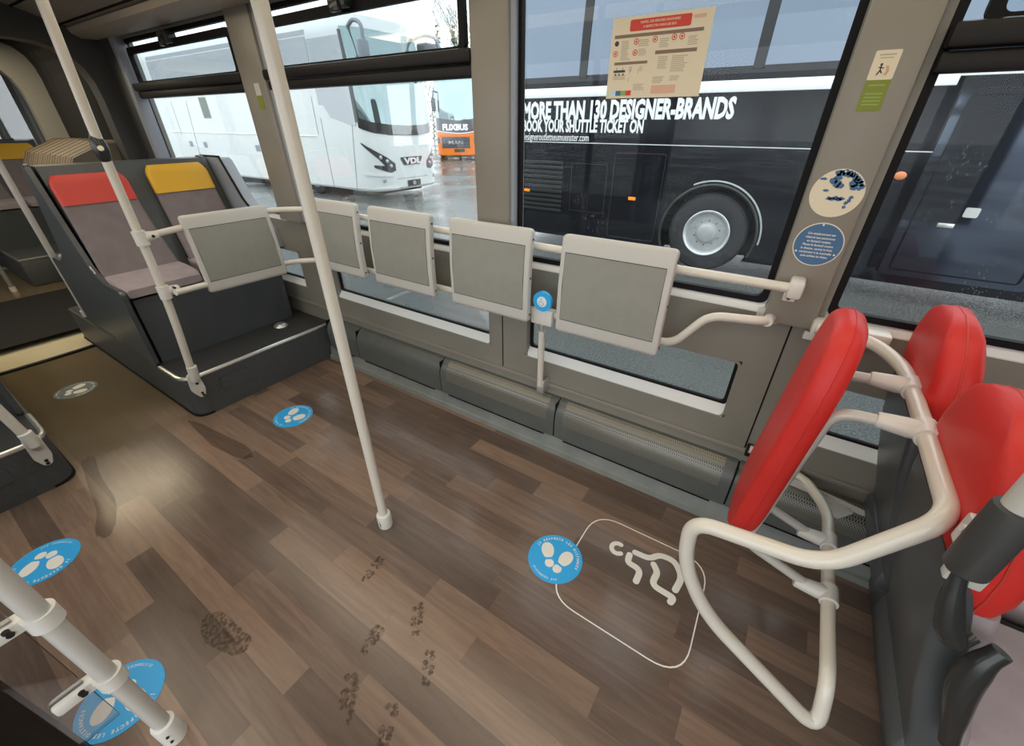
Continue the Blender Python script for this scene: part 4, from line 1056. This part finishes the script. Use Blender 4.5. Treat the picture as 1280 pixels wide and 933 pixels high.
obj('dark_symbol', bm, 'darktext', t, smooth=0)
bm = B()
for u, v in ((.24, .66), (.33, .66), (.23, .76)): a, b = U(u, v-.03), U(u+.007, v+.03); box(bm, a[0], b[0], YG-.0018, YG-.001, b[1], a[1])
a, b = U(.82, .06), U(.93, .10); box(bm, a[0], b[0], YG-.0016, YG-.001, b[1], a[1]); obj('small_red_print', bm, 'posterpink', t, smooth=0)
bm = B(); pr(bm, .50, .845, .75, .95); obj('pink_box', bm, 'posterpink', t, smooth=0)
for k, m in enumerate(('sticker_pale', 'dullblue', 'postergreen', 'posterred')):
    bm = B(); pr(bm, .05+.058*k, .90, .05+.058*(k+1), .965); obj('colour_swatch', bm, m, t, smooth=0)

t = thing('pillar_notice', 'small cream and olive green notice at the top of the right pillar', 'notice', (.079, 1.638, 1.62))
bm = B(); prism(bm, round_poly(rect(.052, .106, 1.695, 1.758), .004), 1.6385, 1.640, 'y'); obj('cream_half', bm, 'cream', t, smooth=0)
bm = B(); prism(bm, round_poly(rect(.052, .106, 1.626, 1.695), .004), 1.6385, 1.640, 'y'); obj('green_half', bm, 'green', t, smooth=0)
bm = B(); rnd = random.Random(5)
for z in (1.684, 1.665, 1.657, 1.649, 1.641): w_ = rnd.uniform(.014, .02); box(bm, .079-w_, .079+w_, 1.638, 1.6386, z-.002, z+.001)
obj('pale_print_lines', bm, 'postergreen', t, smooth=0)
bm = B(); sphere(bm, (.073, 1.6384, 1.728), .0028, 1, .2, 1)
tube(bm, [(.073, 1.6383, 1.726), (.074, 1.6383, 1.716), (.069, 1.6383, 1.706)], .0016, 6); tube(bm, [(.068, 1.6383, 1.722), (.073, 1.6383, 1.722), (.080, 1.6383, 1.720)], .0012, 6); tube(bm, [(.074, 1.6383, 1.716), (.079, 1.6383, 1.709)], .0014, 6)
obj('running_figure', bm, 'darktext', t)
bm = B(); tube(bm, [(.086, 1.6383, 1.725), (.090, 1.6383, 1.715), (.087, 1.6383, 1.706)], .003, 6); obj('orange_figure', bm, 'posterpink', t)
bm = B(); box(bm, .062, .096, 1.638, 1.6386, 1.747, 1.750); box(bm, .065, .093, 1.638, 1.6386, 1.741, 1.743); obj('heading_lines', bm, 'postergrey', t, smooth=0)

# worn round notice
t = thing('round_notice', 'worn round cream notice with blue flaked print on the right pillar', 'notice', (.081, 1.638, 1.418))
bm = B(); prism(bm, circle(.081, 1.418, .0665, 48), 1.6385, 1.640, 'y'); obj('disc', bm, 'cream', t, smooth=0)
bm = B(); rnd = random.Random(11)
def flake(cx_, cz_, r_, sx=1., n=12):
    prism(bm, [(cx_+r_*sx*math.cos(a)*rnd.uniform(.6, 1.25), cz_+r_*math.sin(a)*rnd.uniform(.6, 1.25)) for a in [2*PI*k/n for k in range(n)]], 1.6376, 1.6388, 'y')
pts_ = [(.081+.056*math.cos(a), 1.418+.056*math.sin(a)) for a in [R(d) for d in range(22, 110, 9)]]
for a, b in pts_: flake(a, b, .009)
for a, b in ((.070, 1.462), (.062, 1.452), (.074, 1.445), (.083, 1.440), (.112, 1.446), (.116, 1.436)): flake(a, b, .010)
for a, b in ((.052, 1.425), (.036, 1.456)): flake(a, b, .004, 2.2)
for a in (.066, .074, .082, .090, .098): flake(a, 1.404+rnd.uniform(-.003, .003), .006, 1.3)
for a, b in ((.112, 1.395), (.118, 1.402), (.110, 1.383), (.120, 1.41)): flake(a, b, .0055)
obj('flaked_print', bm, 'dullblue', t, smooth=0)
bm = B()
for a, b in ((.083, 1.478), (.027, 1.395), (.118, 1.388)): cyl(bm, (a, 1.6385, b), (a, 1.636, b), .0025, 10)
obj('rivet', bm, 'sticker_white', t)
# blue round notice
t = thing('round_notice', 'round blue notice with seven lines of white text on the right pillar', 'notice', (.083, 1.638, 1.268))
bm = B(); prism(bm, circle(.083, 1.268, .0665, 48), 1.6388, 1.640, 'y'); obj('rim', bm, 'cream', t, smooth=0)
bm = B(); prism(bm, circle(.083, 1.268, .0635, 48), 1.6380, 1.6390, 'y'); obj('disc', bm, 'dullblue', t, smooth=0)
bm = B()
for i, s in enumerate(('Cet emplacement est', 'réservé aux personnes', 'en fauteuil roulant.', 'Placez le fauteuil contre', 'le dossier, serrez le frein', 'conducteur à la manivelle', 'puis activez les freins')):
    merge(bm, text_bm(s, .0092, face_my(.083, 1.6378, 1.298-.0115*i), .92, .0003, .00015, align='CENTER'))
obj('white_text', bm, 'sticker_white', t, smooth=0)
bm = B()
for a, b in ((.079, 1.328), (.031, 1.243), (.134, 1.243)): cyl(bm, (a, 1.6382, b), (a, 1.636, b), .0028, 10)
obj('rivet', bm, 'sticker_white', t)
t = thing('pillar_notice', 'tiny pale notice on the left pillar beside the centre pole', 'notice', (-2.87, 1.637, 1.73))
bm = B(); box(bm, -2.90, -2.845, 1.6365, 1.638, 1.735, 1.795); obj('pale_half', bm, 'padframe', t, smooth=0)
bm = B(); box(bm, -2.90, -2.845, 1.6365, 1.638, 1.665, 1.735); obj('olive_half', bm, 'green', t, smooth=0)

# ================================================================== OUTSIDE
GZ = -.30
bm = B(); add(bm, [(-90, -60, GZ), (60, -60, GZ), (60, 110, GZ), (-90, 110, GZ)], [(0, 1, 2, 3)]); structure('ground', bm, 'asphalt', smooth=0)

class Shell:
    """coach body described by a plan curve; q = arc length from the nose centre (minus = our side)"""
    def __init__(s, hw=1.26, a=.95, n=3.4, L=11.5, rake0=1.3, rake=.085, H=3.55):
        s.hw, s.L, s.rake0, s.rake, s.H = hw, L, rake0, rake, H
        pts = []
        for k in range(121):
            t = -PI/2+PI*k/120; c, sn = math.cos(t), math.sin(t)
            pts.append((-a+a*abs(c)**(2/n), hw*math.copysign(abs(sn)**(2/n), sn)))
        s.pts = pts; s.q = [0]
        for p, q in zip(pts, pts[1:]): s.q.append(s.q[-1]+math.hypot(p[0]-q[0], p[1]-q[1]))
        m = s.q[-1]/2; s.q = [v-m for v in s.q]; s.qe = m; s.a = a
    def P(s, q, z, off=0.):
        if abs(q) >= s.qe: x, y, nx, ny = -s.a-(abs(q)-s.qe), math.copysign(s.hw, q), 0, math.copysign(1, q)
        else:
            i = max(k for k in range(len(s.q)-1) if s.q[k] <= q+1e-9); u = (q-s.q[i])/(s.q[i+1]-s.q[i])
            (x0, y0), (x1, y1) = s.pts[i], s.pts[i+1]; x = x0+(x1-x0)*u; y = y0+(y1-y0)*u
            d = math.hypot(x1-x0, y1-y0); nx, ny = (y1-y0)/d, -(x1-x0)/d
        w = max(0., min(1., (x+s.a)/s.a))
        dx = -s.rake*max(0, z-s.rake0)**2*w - .10*w*max(0, .75-z)**2*0
        tx = max(0, z-(s.H-.35)); sh = 1-.20*(tx/.35)**2 if tx > 0 else 1
        return Vector((x+dx+nx*off, y*(1-.012*max(0, z-1.4))*sh+ny*off, z))
    def patch(s, bm, q0, q1, zlo, zhi, off=0., nq=24, nz=8):
        f0 = zlo if callable(zlo) else (lambda q: zlo); f1 = zhi if callable(zhi) else (lambda q: zhi)
        g = [[bm.verts.new(s.P(q0+(q1-q0)*i/nq, f0(q0+(q1-q0)*i/nq)*(1-j/nz)+f1(q0+(q1-q0)*i/nq)*j/nz, off)) for j in range(nz+1)] for i in range(nq+1)]
        for i in range(nq):
            for j in range(nz): bm.faces.new([g[i][j], g[i+1][j], g[i+1][j+1], g[i][j+1]])
        return bm
    def body(s, bm, z0=.22):
        qs = [-(s.qe+s.L-s.a)]+[-(s.qe+(s.L-s.a)*k/6) for k in range(5, 0, -1)]+[s.q[k] for k in range(0, 121, 3)]+[s.qe+(s.L-s.a)*k/6 for k in range(1, 7)]
        zs = [z0, z0+.05, .8, 1.2, 1.6, 2.0, 2.4, 2.8, s.H-.35, s.H-.25, s.H-.15, s.H-.07, s.H-.02, s.H]
        rg = [[tuple(s.P(q, z, -.03 if z == z0 else 0)) for q in qs] for z in zs]; loft(bm, rg); return bm
def interp(tbl):
    def f(q):
        if q <= tbl[0][0]: return tbl[0][1]
        for (a, b), (c, d) in zip(tbl, tbl[1:]):
            if q <= c: return b+(d-b)*(q-a)/(c-a)
        return tbl[-1][1]
    return f
def wheel(parent, x, y, sgn, r=.50, z=None):
    """wheel in local coach space, outer face towards sgn*y"""
    z = r if z is None else z
    t = bpy.data.objects.new('wheel', None); COL.objects.link(t); t.parent = parent; ORIGIN[t.name] = Vector((0, 0, 0))
    c = Vector((x, y, z)); ax = Vector((0, sgn, 0))
    def lathe(prof, n=48, cap=True):
        bm = B(); rg = [[tuple(c+ax*d+Vector((rr*math.cos(2*PI*k/n), 0, rr*math.sin(2*PI*k/n)))) for k in range(n)] for rr, d in prof]; loft(bm, rg, cap=cap); return bm
    obj('tyre', lathe([(.30, -.26), (r-.03, -.27), (r, -.24), (r, -.03), (r-.03, 0), (r-.10, .012), (.325, .005), (.30, -.01)], cap=False), 'tyre', t, smooth=30)
    obj('rim', lathe([(.30, -.05), (.315, .010), (.303, .016), (.280, -.005), (.262, -.07), (.20, -.085), (.15, -.082), (.14, -.04), (.12, .0), (.09, .012), (.02, .014)]), 'rim', t, smooth=30)
    for k in range(10):
        a = 2*PI*k/10; p = c+Vector((.235*math.cos(a), 0, .235*math.sin(a)))
        bm = B(); cyl(bm, p+ax*(-.085), p+ax*(-.074), .030, 12); obj('hand_hole', bm, 'gasket', t)
        p = c+Vector((.172*math.cos(a+.3), 0, .172*math.sin(a+.3)))
        bm = B(); cyl(bm, p+ax*(-.085), p+ax*(-.045), .014, 6); obj('wheel_nut', bm, 'chrome', t)
    return t
def on_front(sh, q, z, off=.01):
    """matrix putting text (x right, y up, facing outwards) on the shell; right = +q"""
    o = sh.P(q, z, off); r = (sh.P(q+.02, z, off)-sh.P(q-.02, z, off)).normalized(); u = (sh.P(q, z+.02, off)-sh.P(q, z-.02, off)).normalized(); n = r.cross(u)
    return Matrix.Translation(o) @ Matrix((r, u, n)).transposed().to_4x4()

# ---- white coach
sh = Shell(hw=1.30, H=4.12, L=12.6, rake=.06)
wc = thing('coach', 'white coach with large windscreen and hanging mirrors parked outside the left windows', 'coach', (0, 0, 0))
bm = B(); sh.body(bm, .24); obj('body', bm, 'white_paint', wc, smooth=30)
bm = B(); wl = interp([(-1.62, 1.86), (-1.45, 1.76), (-1.1, 1.66), (-.6, 1.60), (0, 1.58), (.6, 1.60), (1.1, 1.66), (1.62, 1.86)])
sh.patch(bm, -1.50, 1.50, wl, 3.86, .012, 48, 14); ws = obj('windscreen', bm, 'windshield', wc, smooth=60)
bm = B(); sh.patch(bm, -1.48, 1.48, wl, lambda q: wl(q)+.24, .018, 48, 2); obj('screen_band', bm, 'black', ws, smooth=60)
bm = B(); sh.patch(bm, -1.56, -1.44, 1.9, 3.8, .02, 4, 8); sh.patch(bm, 1.44, 1.56, 1.9, 3.8, .02, 4, 8); obj('corner_post', bm, 'headlight', wc)
for a, b in ((-.62, .05), (.12, .80)):
    bm = B(); pts = [sh.P(a+(b-a)*k/6, 1.70+.05*k/6, .04) for k in range(7)]; tube(bm, pts, .012, 6); obj('wiper', bm, 'black', wc)
sg = interp([(-4.6, 2.40), (-2.75, 2.30), (-2.55, 2.02), (-2.2, 1.95), (-1.56, 1.80)])
bm = B(); sh.patch(bm, -2.95, -1.56, sg, 3.7, .012, 16, 6); obj('driver_window', bm, 'coachglass2', wc)
bm = B(); sh.patch(bm, -12.6, -3.0, 2.68, 3.90, .012, 20, 6); obj('side_window', bm, 'coachglass2', wc)
bm = B(); sh.patch(bm, 3.0, 12.6, 2.68, 3.90, .012, 20, 6); obj('side_window', bm, 'coachglass2', wc)
for q0, z0, q1, z1 in ((-2.98, 2.0, -2.985, .25), (-1.95, .25, -1.70, 1.86), (-3.22, 1.6, -3.22, 2.5), (-10.9, .4, -10.5, 2.55), (-11.7, 1.5, -11.7, 2.55)):
    bm = B(); pts = [sh.P(q0+(q1-q0)*k/6, z0+(z1-z0)*k/6, .004) for k in range(7)]; tube(bm, pts, .009, 6); obj('door_seam', bm, 'cream_shade', wc)
bm = B(); tube(bm, [sh.P(-12.4+9.1*k/8, 1.58-.02*k/8, .004) for k in range(9)], .016, 6); obj('waist_moulding', bm, 'white_band', wc)
for q, z in ((-11.2, 1.2), (-10.1, 1.19), (-6.6, 1.17)):
    bm = B(); sh.patch(bm, q-.13, q+.13, z-.09, z+.09, .008, 4, 2); obj('round_flap', bm, 'pillar_edge', wc)
bm = B(); sh.patch(bm, -9.55, -9.05, 2.02, 2.62, .010, 3, 3); obj('green_pane', bm, mat('green_tinted_pane', (.045, .10, .04), .2), wc)
# head lamps: upper blade plus lower hook
for sg_ in (-1, 1):
    def F(q): return q*sg_
    bm = B()
    up1 = interp([(.62, .92), (.85, 1.08), (1.1, 1.22), (1.50, 1.44)]); lo1 = interp([(.62, .80), (.85, .78), (1.0, .95), (1.1, 1.06), (1.50, 1.40)])
    sh.patch(bm, F(.62), F(1.50), lambda q: lo1(abs(q)), lambda q: up1(abs(q)), .012, 16, 3)
    up2 = interp([(.62, .86), (.8, .86), (1.22, .90)]); lo2 = interp([(.62, .74), (.8, .70), (1.22, .84)])
    sh.patch(bm, F(.62), F(1.22), lambda q: lo2(abs(q)), lambda q: up2(abs(q)), .0125, 12, 2)
    hl = obj('headlamp', bm, 'headlight', wc)
    for q, z in ((.86, .98), (.76, .86), (1.02, 1.08)):
        bm = B(); c0 = sh.P(F(q), z, .016); sphere(bm, c0, .052, .5, 1, 1); obj('lens', bm, 'rim', hl)
    bm = B(); sh.patch(bm, F(.72), F(1.55), lambda q: .60+.06*(abs(q)-.72), lambda q: .66+.06*(abs(q)-.72), .03, 12, 1); obj('bumper_crease', bm, 'white_band', wc)
    bm = B(); cyl(bm, sh.P(F(1.0), .50, .005), sh.P(F(1.0), .50, .02), .05, 14); obj('fog_lamp', bm, 'cream_shade', wc)
bm = B(); sh.patch(bm, -.62, .62, .28, .30, .02, 10, 1); sh.patch(bm, -.62, .62, .52, .535, .01, 10, 1); obj('grille_crease', bm, 'cream_shade', wc)
bm = B(); sh.patch(bm, -.42, .42, lambda q: .86+.16*max(0, (abs(q)-.32)/.10), 1.06, .012, 16, 2); bd = obj('badge_panel', bm, 'headlight', wc)
bm = B(); merge(bm, text_bm('VDL', .20, on_front(sh, 0.02, .89, .03), 1.75, .01, .012, align='CENTER')); obj('badge_letters', bm, 'chrome', bd, smooth=0)
bm = B(); sh.patch(bm, -.26, .26, .30, .46, .02, 4, 1); np_ = obj('number_plate', bm, 'plate', wc)
bm = B(); sh.patch(bm, -.06, .06, .33, .43, .026, 3, 1); obj('plate_emblem', bm, 'padframe', np_)
bm = B(); box(bm, -9, -.8, -1.1, 1.1, .06, .3); obj('underbody', bm, 'gasket', wc)
for q in (-1.18, 1.18):
    s_ = -1 if q < 0 else 1
    rt_ = sh.P(q, 3.85, .0)
    pth = fillet([rt_, rt_+Vector((.35, s_*.12, .10)), rt_+Vector((.72, s_*.20, -.02)), rt_+Vector((.74, s_*.22, -.32))], .18, 6)
    bm = B(); tube(bm, pth, .045, 10); mi = obj('mirror_arm', bm, 'pillar_edge', wc)
    bm = B(); c0 = rt_+Vector((.70, s_*.22, -.55)); box(bm, c0.x-.09, c0.x+.09, c0.y-.13, c0.y+.13, c0.z-.27, c0.z+.25, .06, 3); obj('mirror_head', bm, 'pillar_edge', mi)
bm = B(); box(bm, -.20, .22, .80, 1.30, 3.35, 3.72, .08, 3); obj('kerb_mirror', bm, 'headlight', wc)
wheel(wc, -2.95, -1.22, -1); wheel(wc, -9.2, -1.22, -1); wheel(wc, -2.95, 1.22, 1); wheel(wc, -9.2, 1.22, 1)
bm = B(); sh.patch(bm, -2.2, -.85, .24, .26, .02, 4, 1); obj('skirt_edge', bm, 'cream_shade', wc)
wc.location = (-9.72, 9.53, GZ)

# ---- orange coach
so = Shell(H=4.2, L=11.5, rake=.03, n=3.6, a=.7)
oc = thing('coach', 'orange coach with dark windscreen and white lettering far behind the white coach', 'coach', (0, 0, 0))
bm = B(); so.body(bm, .24); obj('body', bm, 'orange_paint', oc, smooth=30)
wl2 = interp([(-1.5, 1.52), (-.5, 1.40), (0, 1.36), (.5, 1.40), (1.5, 1.56)])
bm = B(); so.patch(bm, -1.50, 1.50, wl2, 4.0, .012, 30, 8); ws = obj('windscreen', bm, 'windshield', oc)
bm = B(); so.patch(bm, -1.48, 1.48, wl2, lambda q: wl2(q)+.62, .02, 30, 2); obj('screen_band', bm, 'headlight', ws)
bm = B(); so.patch(bm, -1.48, 1.3, lambda q: wl2(q)-.03, lambda q: wl2(q)+.01, .026, 30, 1); obj('white_line', bm, 'white_band', oc)
bm = B(); merge(bm, text_bm('FLiXBUS', .40, on_front(so, -.18, 1.52, .04), .98, .01, .022, align='CENTER')); obj('lettering', bm, 'text_white', oc, smooth=0)
bm = B(); so.patch(bm, -.98, .62, lambda q: .62, lambda q: 1.18, .014, 12, 2); gr = obj('grille', bm, 'headlight', oc)
bm = B(); merge(bm, text_bm('MAN', .24, on_front(so, -.18, .82, .03), 1.6, .01, .003, align='CENTER')); obj('badge_letters', bm, 'chrome', gr, smooth=0)
for a, b in ((.85, 1.35), (-1.35, -1.1)):
    bm = B(); so.patch(bm, a, b, .85, 1.15, .014, 6, 2); obj('headlamp', bm, 'headlight', oc)
bm = B(); so.patch(bm, -.30, .30, .42, .58, .02, 4, 1); obj('number_plate', bm, 'plate', oc)
for s_ in (-1, 1):
    bm = B(); c0 = so.P(s_*1.2, 3.3, 0); tube(bm, fillet([c0, c0+Vector((.3, s_*.12, .05)), c0+Vector((.32, s_*.16, -.3))], .1, 5), .04, 8); mi = obj('mirror_arm', bm, 'black', oc)
    bm = B(); p = c0+Vector((.30, s_*.16, -.6)); box(bm, p.x-.07, p.x+.07, p.y-.12, p.y+.12, p.z-.3, p.z+.3, .05); obj('mirror_head', bm, 'black', mi)
wheel(oc, -2.8, -1.2, -1); wheel(oc, -2.8, 1.2, 1)
oc.location = (-17.35, 20.9, GZ); oc.rotation_euler.z = R(-50)

# ---- black coach (its near side is at y = 6.6)
YB = 6.6
bc = thing('coach', 'black coach with white lettering and a polished wheel close outside the right windows', 'coach', (1.5, YB+1.25, GZ))
XA, XB_ = -4.75, 8.2
WX, WZ = -1.02, GZ+.53
# body side profile with wheel arch cut, extruded as slab
def sidepoly():
    p = [(XA+.25, GZ+.22)]
    a0 = .62
    pts = [(WX-a0*math.cos(t), WZ+a0*math.sin(t)) for t in [R(-28+(236)*k/28) for k in range(29)]]
    p += [(WX-a0*math.cos(R(-28)), GZ+.22)]+pts+[(WX+a0*math.cos(R(-28)), GZ+.22)]
    w2 = 5.0; p += [(w2-a0, GZ+.22)]+[(w2-a0*math.cos(t), WZ+a0*math.sin(t)) for t in [R(180*k/20) for k in range(21)]]+[(w2+a0, GZ+.22)]
    p += [(XB_, GZ+.22), (XB_, 2.10), (XA+.05, 2.10), (XA, 1.0)]
    return p
bm = B(); prism(bm, sidepoly(), YB, YB+.10, 'y'); obj('side_panel', bm, 'black_paint', bc, smooth=0)
bm = B(); box(bm, XA+.1, XB_, YB+.35, YB+2.45, GZ+.2, 2.1, .08); obj('hull', bm, 'black_paint', bc)
rp = [(YB+.005, 2.08), (YB+.03, 2.6), (YB+.09, 3.15), (YB+.22, 3.36), (YB+.5, 3.45), (YB+2.0, 3.45), (YB+2.3, 3.36), (YB+2.42, 3.15), (YB+2.5, 2.08)]
bm = B(); prism(bm, rp, XA+.08, XB_, 'x'); obj('upper_body', bm, 'black_paint', bc)
# tinted side windows between dark posts
edges = [XA+.2, -3.12, -.87, 1.35, 3.5, 5.6, 7.9]
for a, b in zip(edges, edges[1:]):
    bm = B(); add(bm, [(a+.045, YB-.004, 2.17), (b-.045, YB-.004, 2.17), (b-.045, YB+.022, 2.62), (b-.045, YB+.078, 3.15), (a+.045, YB+.078, 3.15), (a+.045, YB+.022, 2.62)], [(0, 1, 2, 5), (5, 2, 3, 4)])
    obj('side_window', bm, 'coachglass', bc, smooth=0)
for x in edges[1:-1]:
    bm = B(); loft(bm, [[(x-.06, yy-.012, z), (x+.06, yy-.012, z), (x+.06, yy+.02, z), (x-.06, yy+.02, z)] for yy, z in ((YB, 2.14), (YB+.022, 2.62), (YB+.078, 3.15))]); obj('window_post', bm, 'tyre', bc)
bm = B(); box(bm, XA+.15, .96, YB-.012, YB+.03, 1.915, 2.035, .004); obj('white_band', bm, 'white_band', bc)
bm = B(); box(bm, .96, 3.4, YB-.012, YB+.03, 1.99, 2.035, .004); obj('thin_band', bm, 'white_band', bc)
bm = B(); box(bm, XA+.1, 1.07, YB-.005, YB+.02, 1.325, 1.333); obj('pin_line', bm, 'white_band', bc)
def bt(s, x, z, size, sx, bold, shear=0.):
    bm = B(); merge(bm, text_bm(s, size, face_my(x, YB-.004, z), sx, .004, bold, shear)); return bm
XT = -4.125
obj('slogan_text', bt('MORE THAN 130 DESIGNER-BRANDS', XT, 1.645, .31, .605, .014), 'text_white', bc, smooth=0)
obj('booking_text', bt('BOOK YOUR SHUTTLE TICKET ON', XT, 1.475, .22, .575, .008), 'text_white', bc, smooth=0)
obj('address_text', bt('designeroutletneumuenster.com', XT, 1.350, .150, .60, 0), 'text_white', bc, smooth=0)
# amber markers, louvres, flaps
for x, z in ((-4.02, .60), (-2.16, .61)):
    bm = B(); box(bm, x-.055, x+.055, YB-.012, YB+.01, z-.022, z+.022, .006); obj('marker_lamp', bm, 'amber', bc)
bm = B(); sphere(bm, (.84, YB, 1.09), .055, 1, .3, .8); obj('indicator_lamp', bm, 'amberdim', bc)
for k in range(11):
    bm = B(); z = .30+.072*k; box(bm, -4.35, -3.35, YB-.010, YB+.005, z, z+.045, .004); obj('louvre', bm, 'black', bc)
for a, b, z0, z1 in ((-3.2, -2.6, .35, 1.05), (-2.5, -1.75, 0.02, 1.22)):
    bm = B(); o_ = round_poly(rect(a, b, z0, z1), .04); c0, c1 = (a+b)/2, (z0+z1)/2
    ring(bm, o_, [(c0+(x-c0)*.985, c1+(z-c1)*.985) for x, z in o_], YB-.004, YB+.004); obj('hatch', bm, 'tyre', bc, smooth=0)
bm = B(); arcp = [(WX+.645*math.cos(t), YB-.006, WZ+.645*math.sin(t)) for t in [R(-22+224*k/32) for k in range(33)]]; tube(bm, arcp, .020, 8); obj('arch_trim', bm, 'black', bc)
bm = B(); arcp = [(WX+.69*math.cos(t), YB-.004, WZ+.69*math.sin(t)) for t in [R(-5+120*k/24) for k in range(25)]]; tube(bm, arcp, .012, 8); obj('arch_chrome_trim', bm, 'cream_shade', bc)  # pale strip for the chrome trim round part of the arch
# entrance door frame with its glass
o_ = [(1.12, -.02), (2.45, -.06), (2.75, 1.88), (1.12+.14, 1.88)]
o_ = round_poly([(1.02, .02), (2.30, .02), (2.30, 1.90), (1.02, 1.90)], .06); c0, c1 = 1.66, .96
bm = B(); ring(bm, o_, [(c0+(x-c0)*.88, c1+(z-c1)*.93) for x, z in o_], YB-.012, YB+.004); dr = obj('door_frame', bm, 'blackgloss', bc)
bm = B(); box(bm, 1.12, 2.20, YB-.004, YB+.002, .10, 1.82); obj('door_panel', bm, 'blackgloss', bc, smooth=0)
bm = B(); prism(bm, round_poly(rect(1.50, 1.62, .72, .82), .02), YB-.012, YB-.003, 'y'); box(bm, 1.34, 1.48, YB-.012, YB-.003, .60, .645, .004); obj('door_handle', bm, 'alu', bc)
wheel_w = wheel(bc, 0, 0, -1, .53)
for ch in wheel_w.children: pass
wheel_w.location = Vector((WX, YB+.04, GZ))-ORIGIN[bc.name]
w2 = copy_tree(wheel_w, Vector((5.0, YB+.04, GZ))-ORIGIN[bc.name], None, bc)

# ---- trees and hedge behind
def bare_tree(x, y, h, label, seed, spread=.5):
    rnd = random.Random(seed); t = thing('bare_tree', label, 'tree', (x, y, GZ), group='bare trees behind the coaches')
    bt_, bb = B(), B()
    def grow(bm, p, d, l, r, depth):
        q = p+d*l; tube(bm, [p, (p+q)/2+Vector((rnd.uniform(-1, 1), rnd.uniform(-1, 1), 0))*l*.05, q], r, 5, rad=[r, r*.85, r*.65])
        if depth == 0: return
        for _ in range(rnd.choice((3, 3, 4))):
            nd = (d+Vector((rnd.uniform(-1, 1), rnd.uniform(-1, 1), rnd.uniform(-.1, .5)))*spread).normalized()
            grow(bb, p+d*l*rnd.uniform(.5, 1), nd, l*rnd.uniform(.55, .8), r*.55, depth-1)
    grow(bt_, Vector((x, y, GZ)), Vector((0, 0, 1)), h*.38, h*.008, 5)
    obj('trunk', bt_, 'bark', t); obj('branches', bb, 'bark', t, smooth=0)
def conifer(x, y, h, label, seed):
    rnd = random.Random(seed); t = thing('conifer', label, 'tree', (x, y, GZ), group='conifers behind the coaches')
    bm = B(); cyl(bm, (x, y, GZ), (x, y, GZ+h*.95), h*.016, 8, .02); obj('trunk', bm, 'bark', t)
    bm = B()
    for k in range(1500):
        u = rnd.random()**.7; z = h*(1-u)*.95+h*.06; rr = h*.20*u*rnd.uniform(.2, 1.05); a = rnd.uniform(0, 2*PI)
        c = Vector((x+rr*math.cos(a), y+rr*math.sin(a), GZ+z-rr*.25)); s_ = .22
        v = [c+Vector((rnd.uniform(-1, 1), rnd.uniform(-1, 1), rnd.uniform(-.6, .4)))*s_ for _ in range(3)]
        add(bm, v, [(0, 1, 2)])
    obj('foliage', bm, 'conifer', t, smooth=0)
bare_tree(-31.0, 39, 15.0, 'tallest bare tree behind the orange coach', 1)
bare_tree(-36.0, 47, 14.0, 'bare tree behind the white coach mirror, left of the tallest bare tree', 2)
bare_tree(-28.6, 39, 14.0, 'bare tree nearest the wide middle pillar, behind the orange coach', 4)
bare_tree(-40.5, 44, 10.0, 'small bare tree showing just over the white coach roof', 5)
conifer(-31.3, 35.5, 9.2, 'lone conifer over the second mirror of the white coach', 1)
conifer(-29.0, 35.0, 9.0, 'conifer below the tallest bare tree behind the orange coach', 2)
conifer(-26.6, 35.0, 7.6, 'lower conifer beside the middle pillar behind the orange coach', 3)
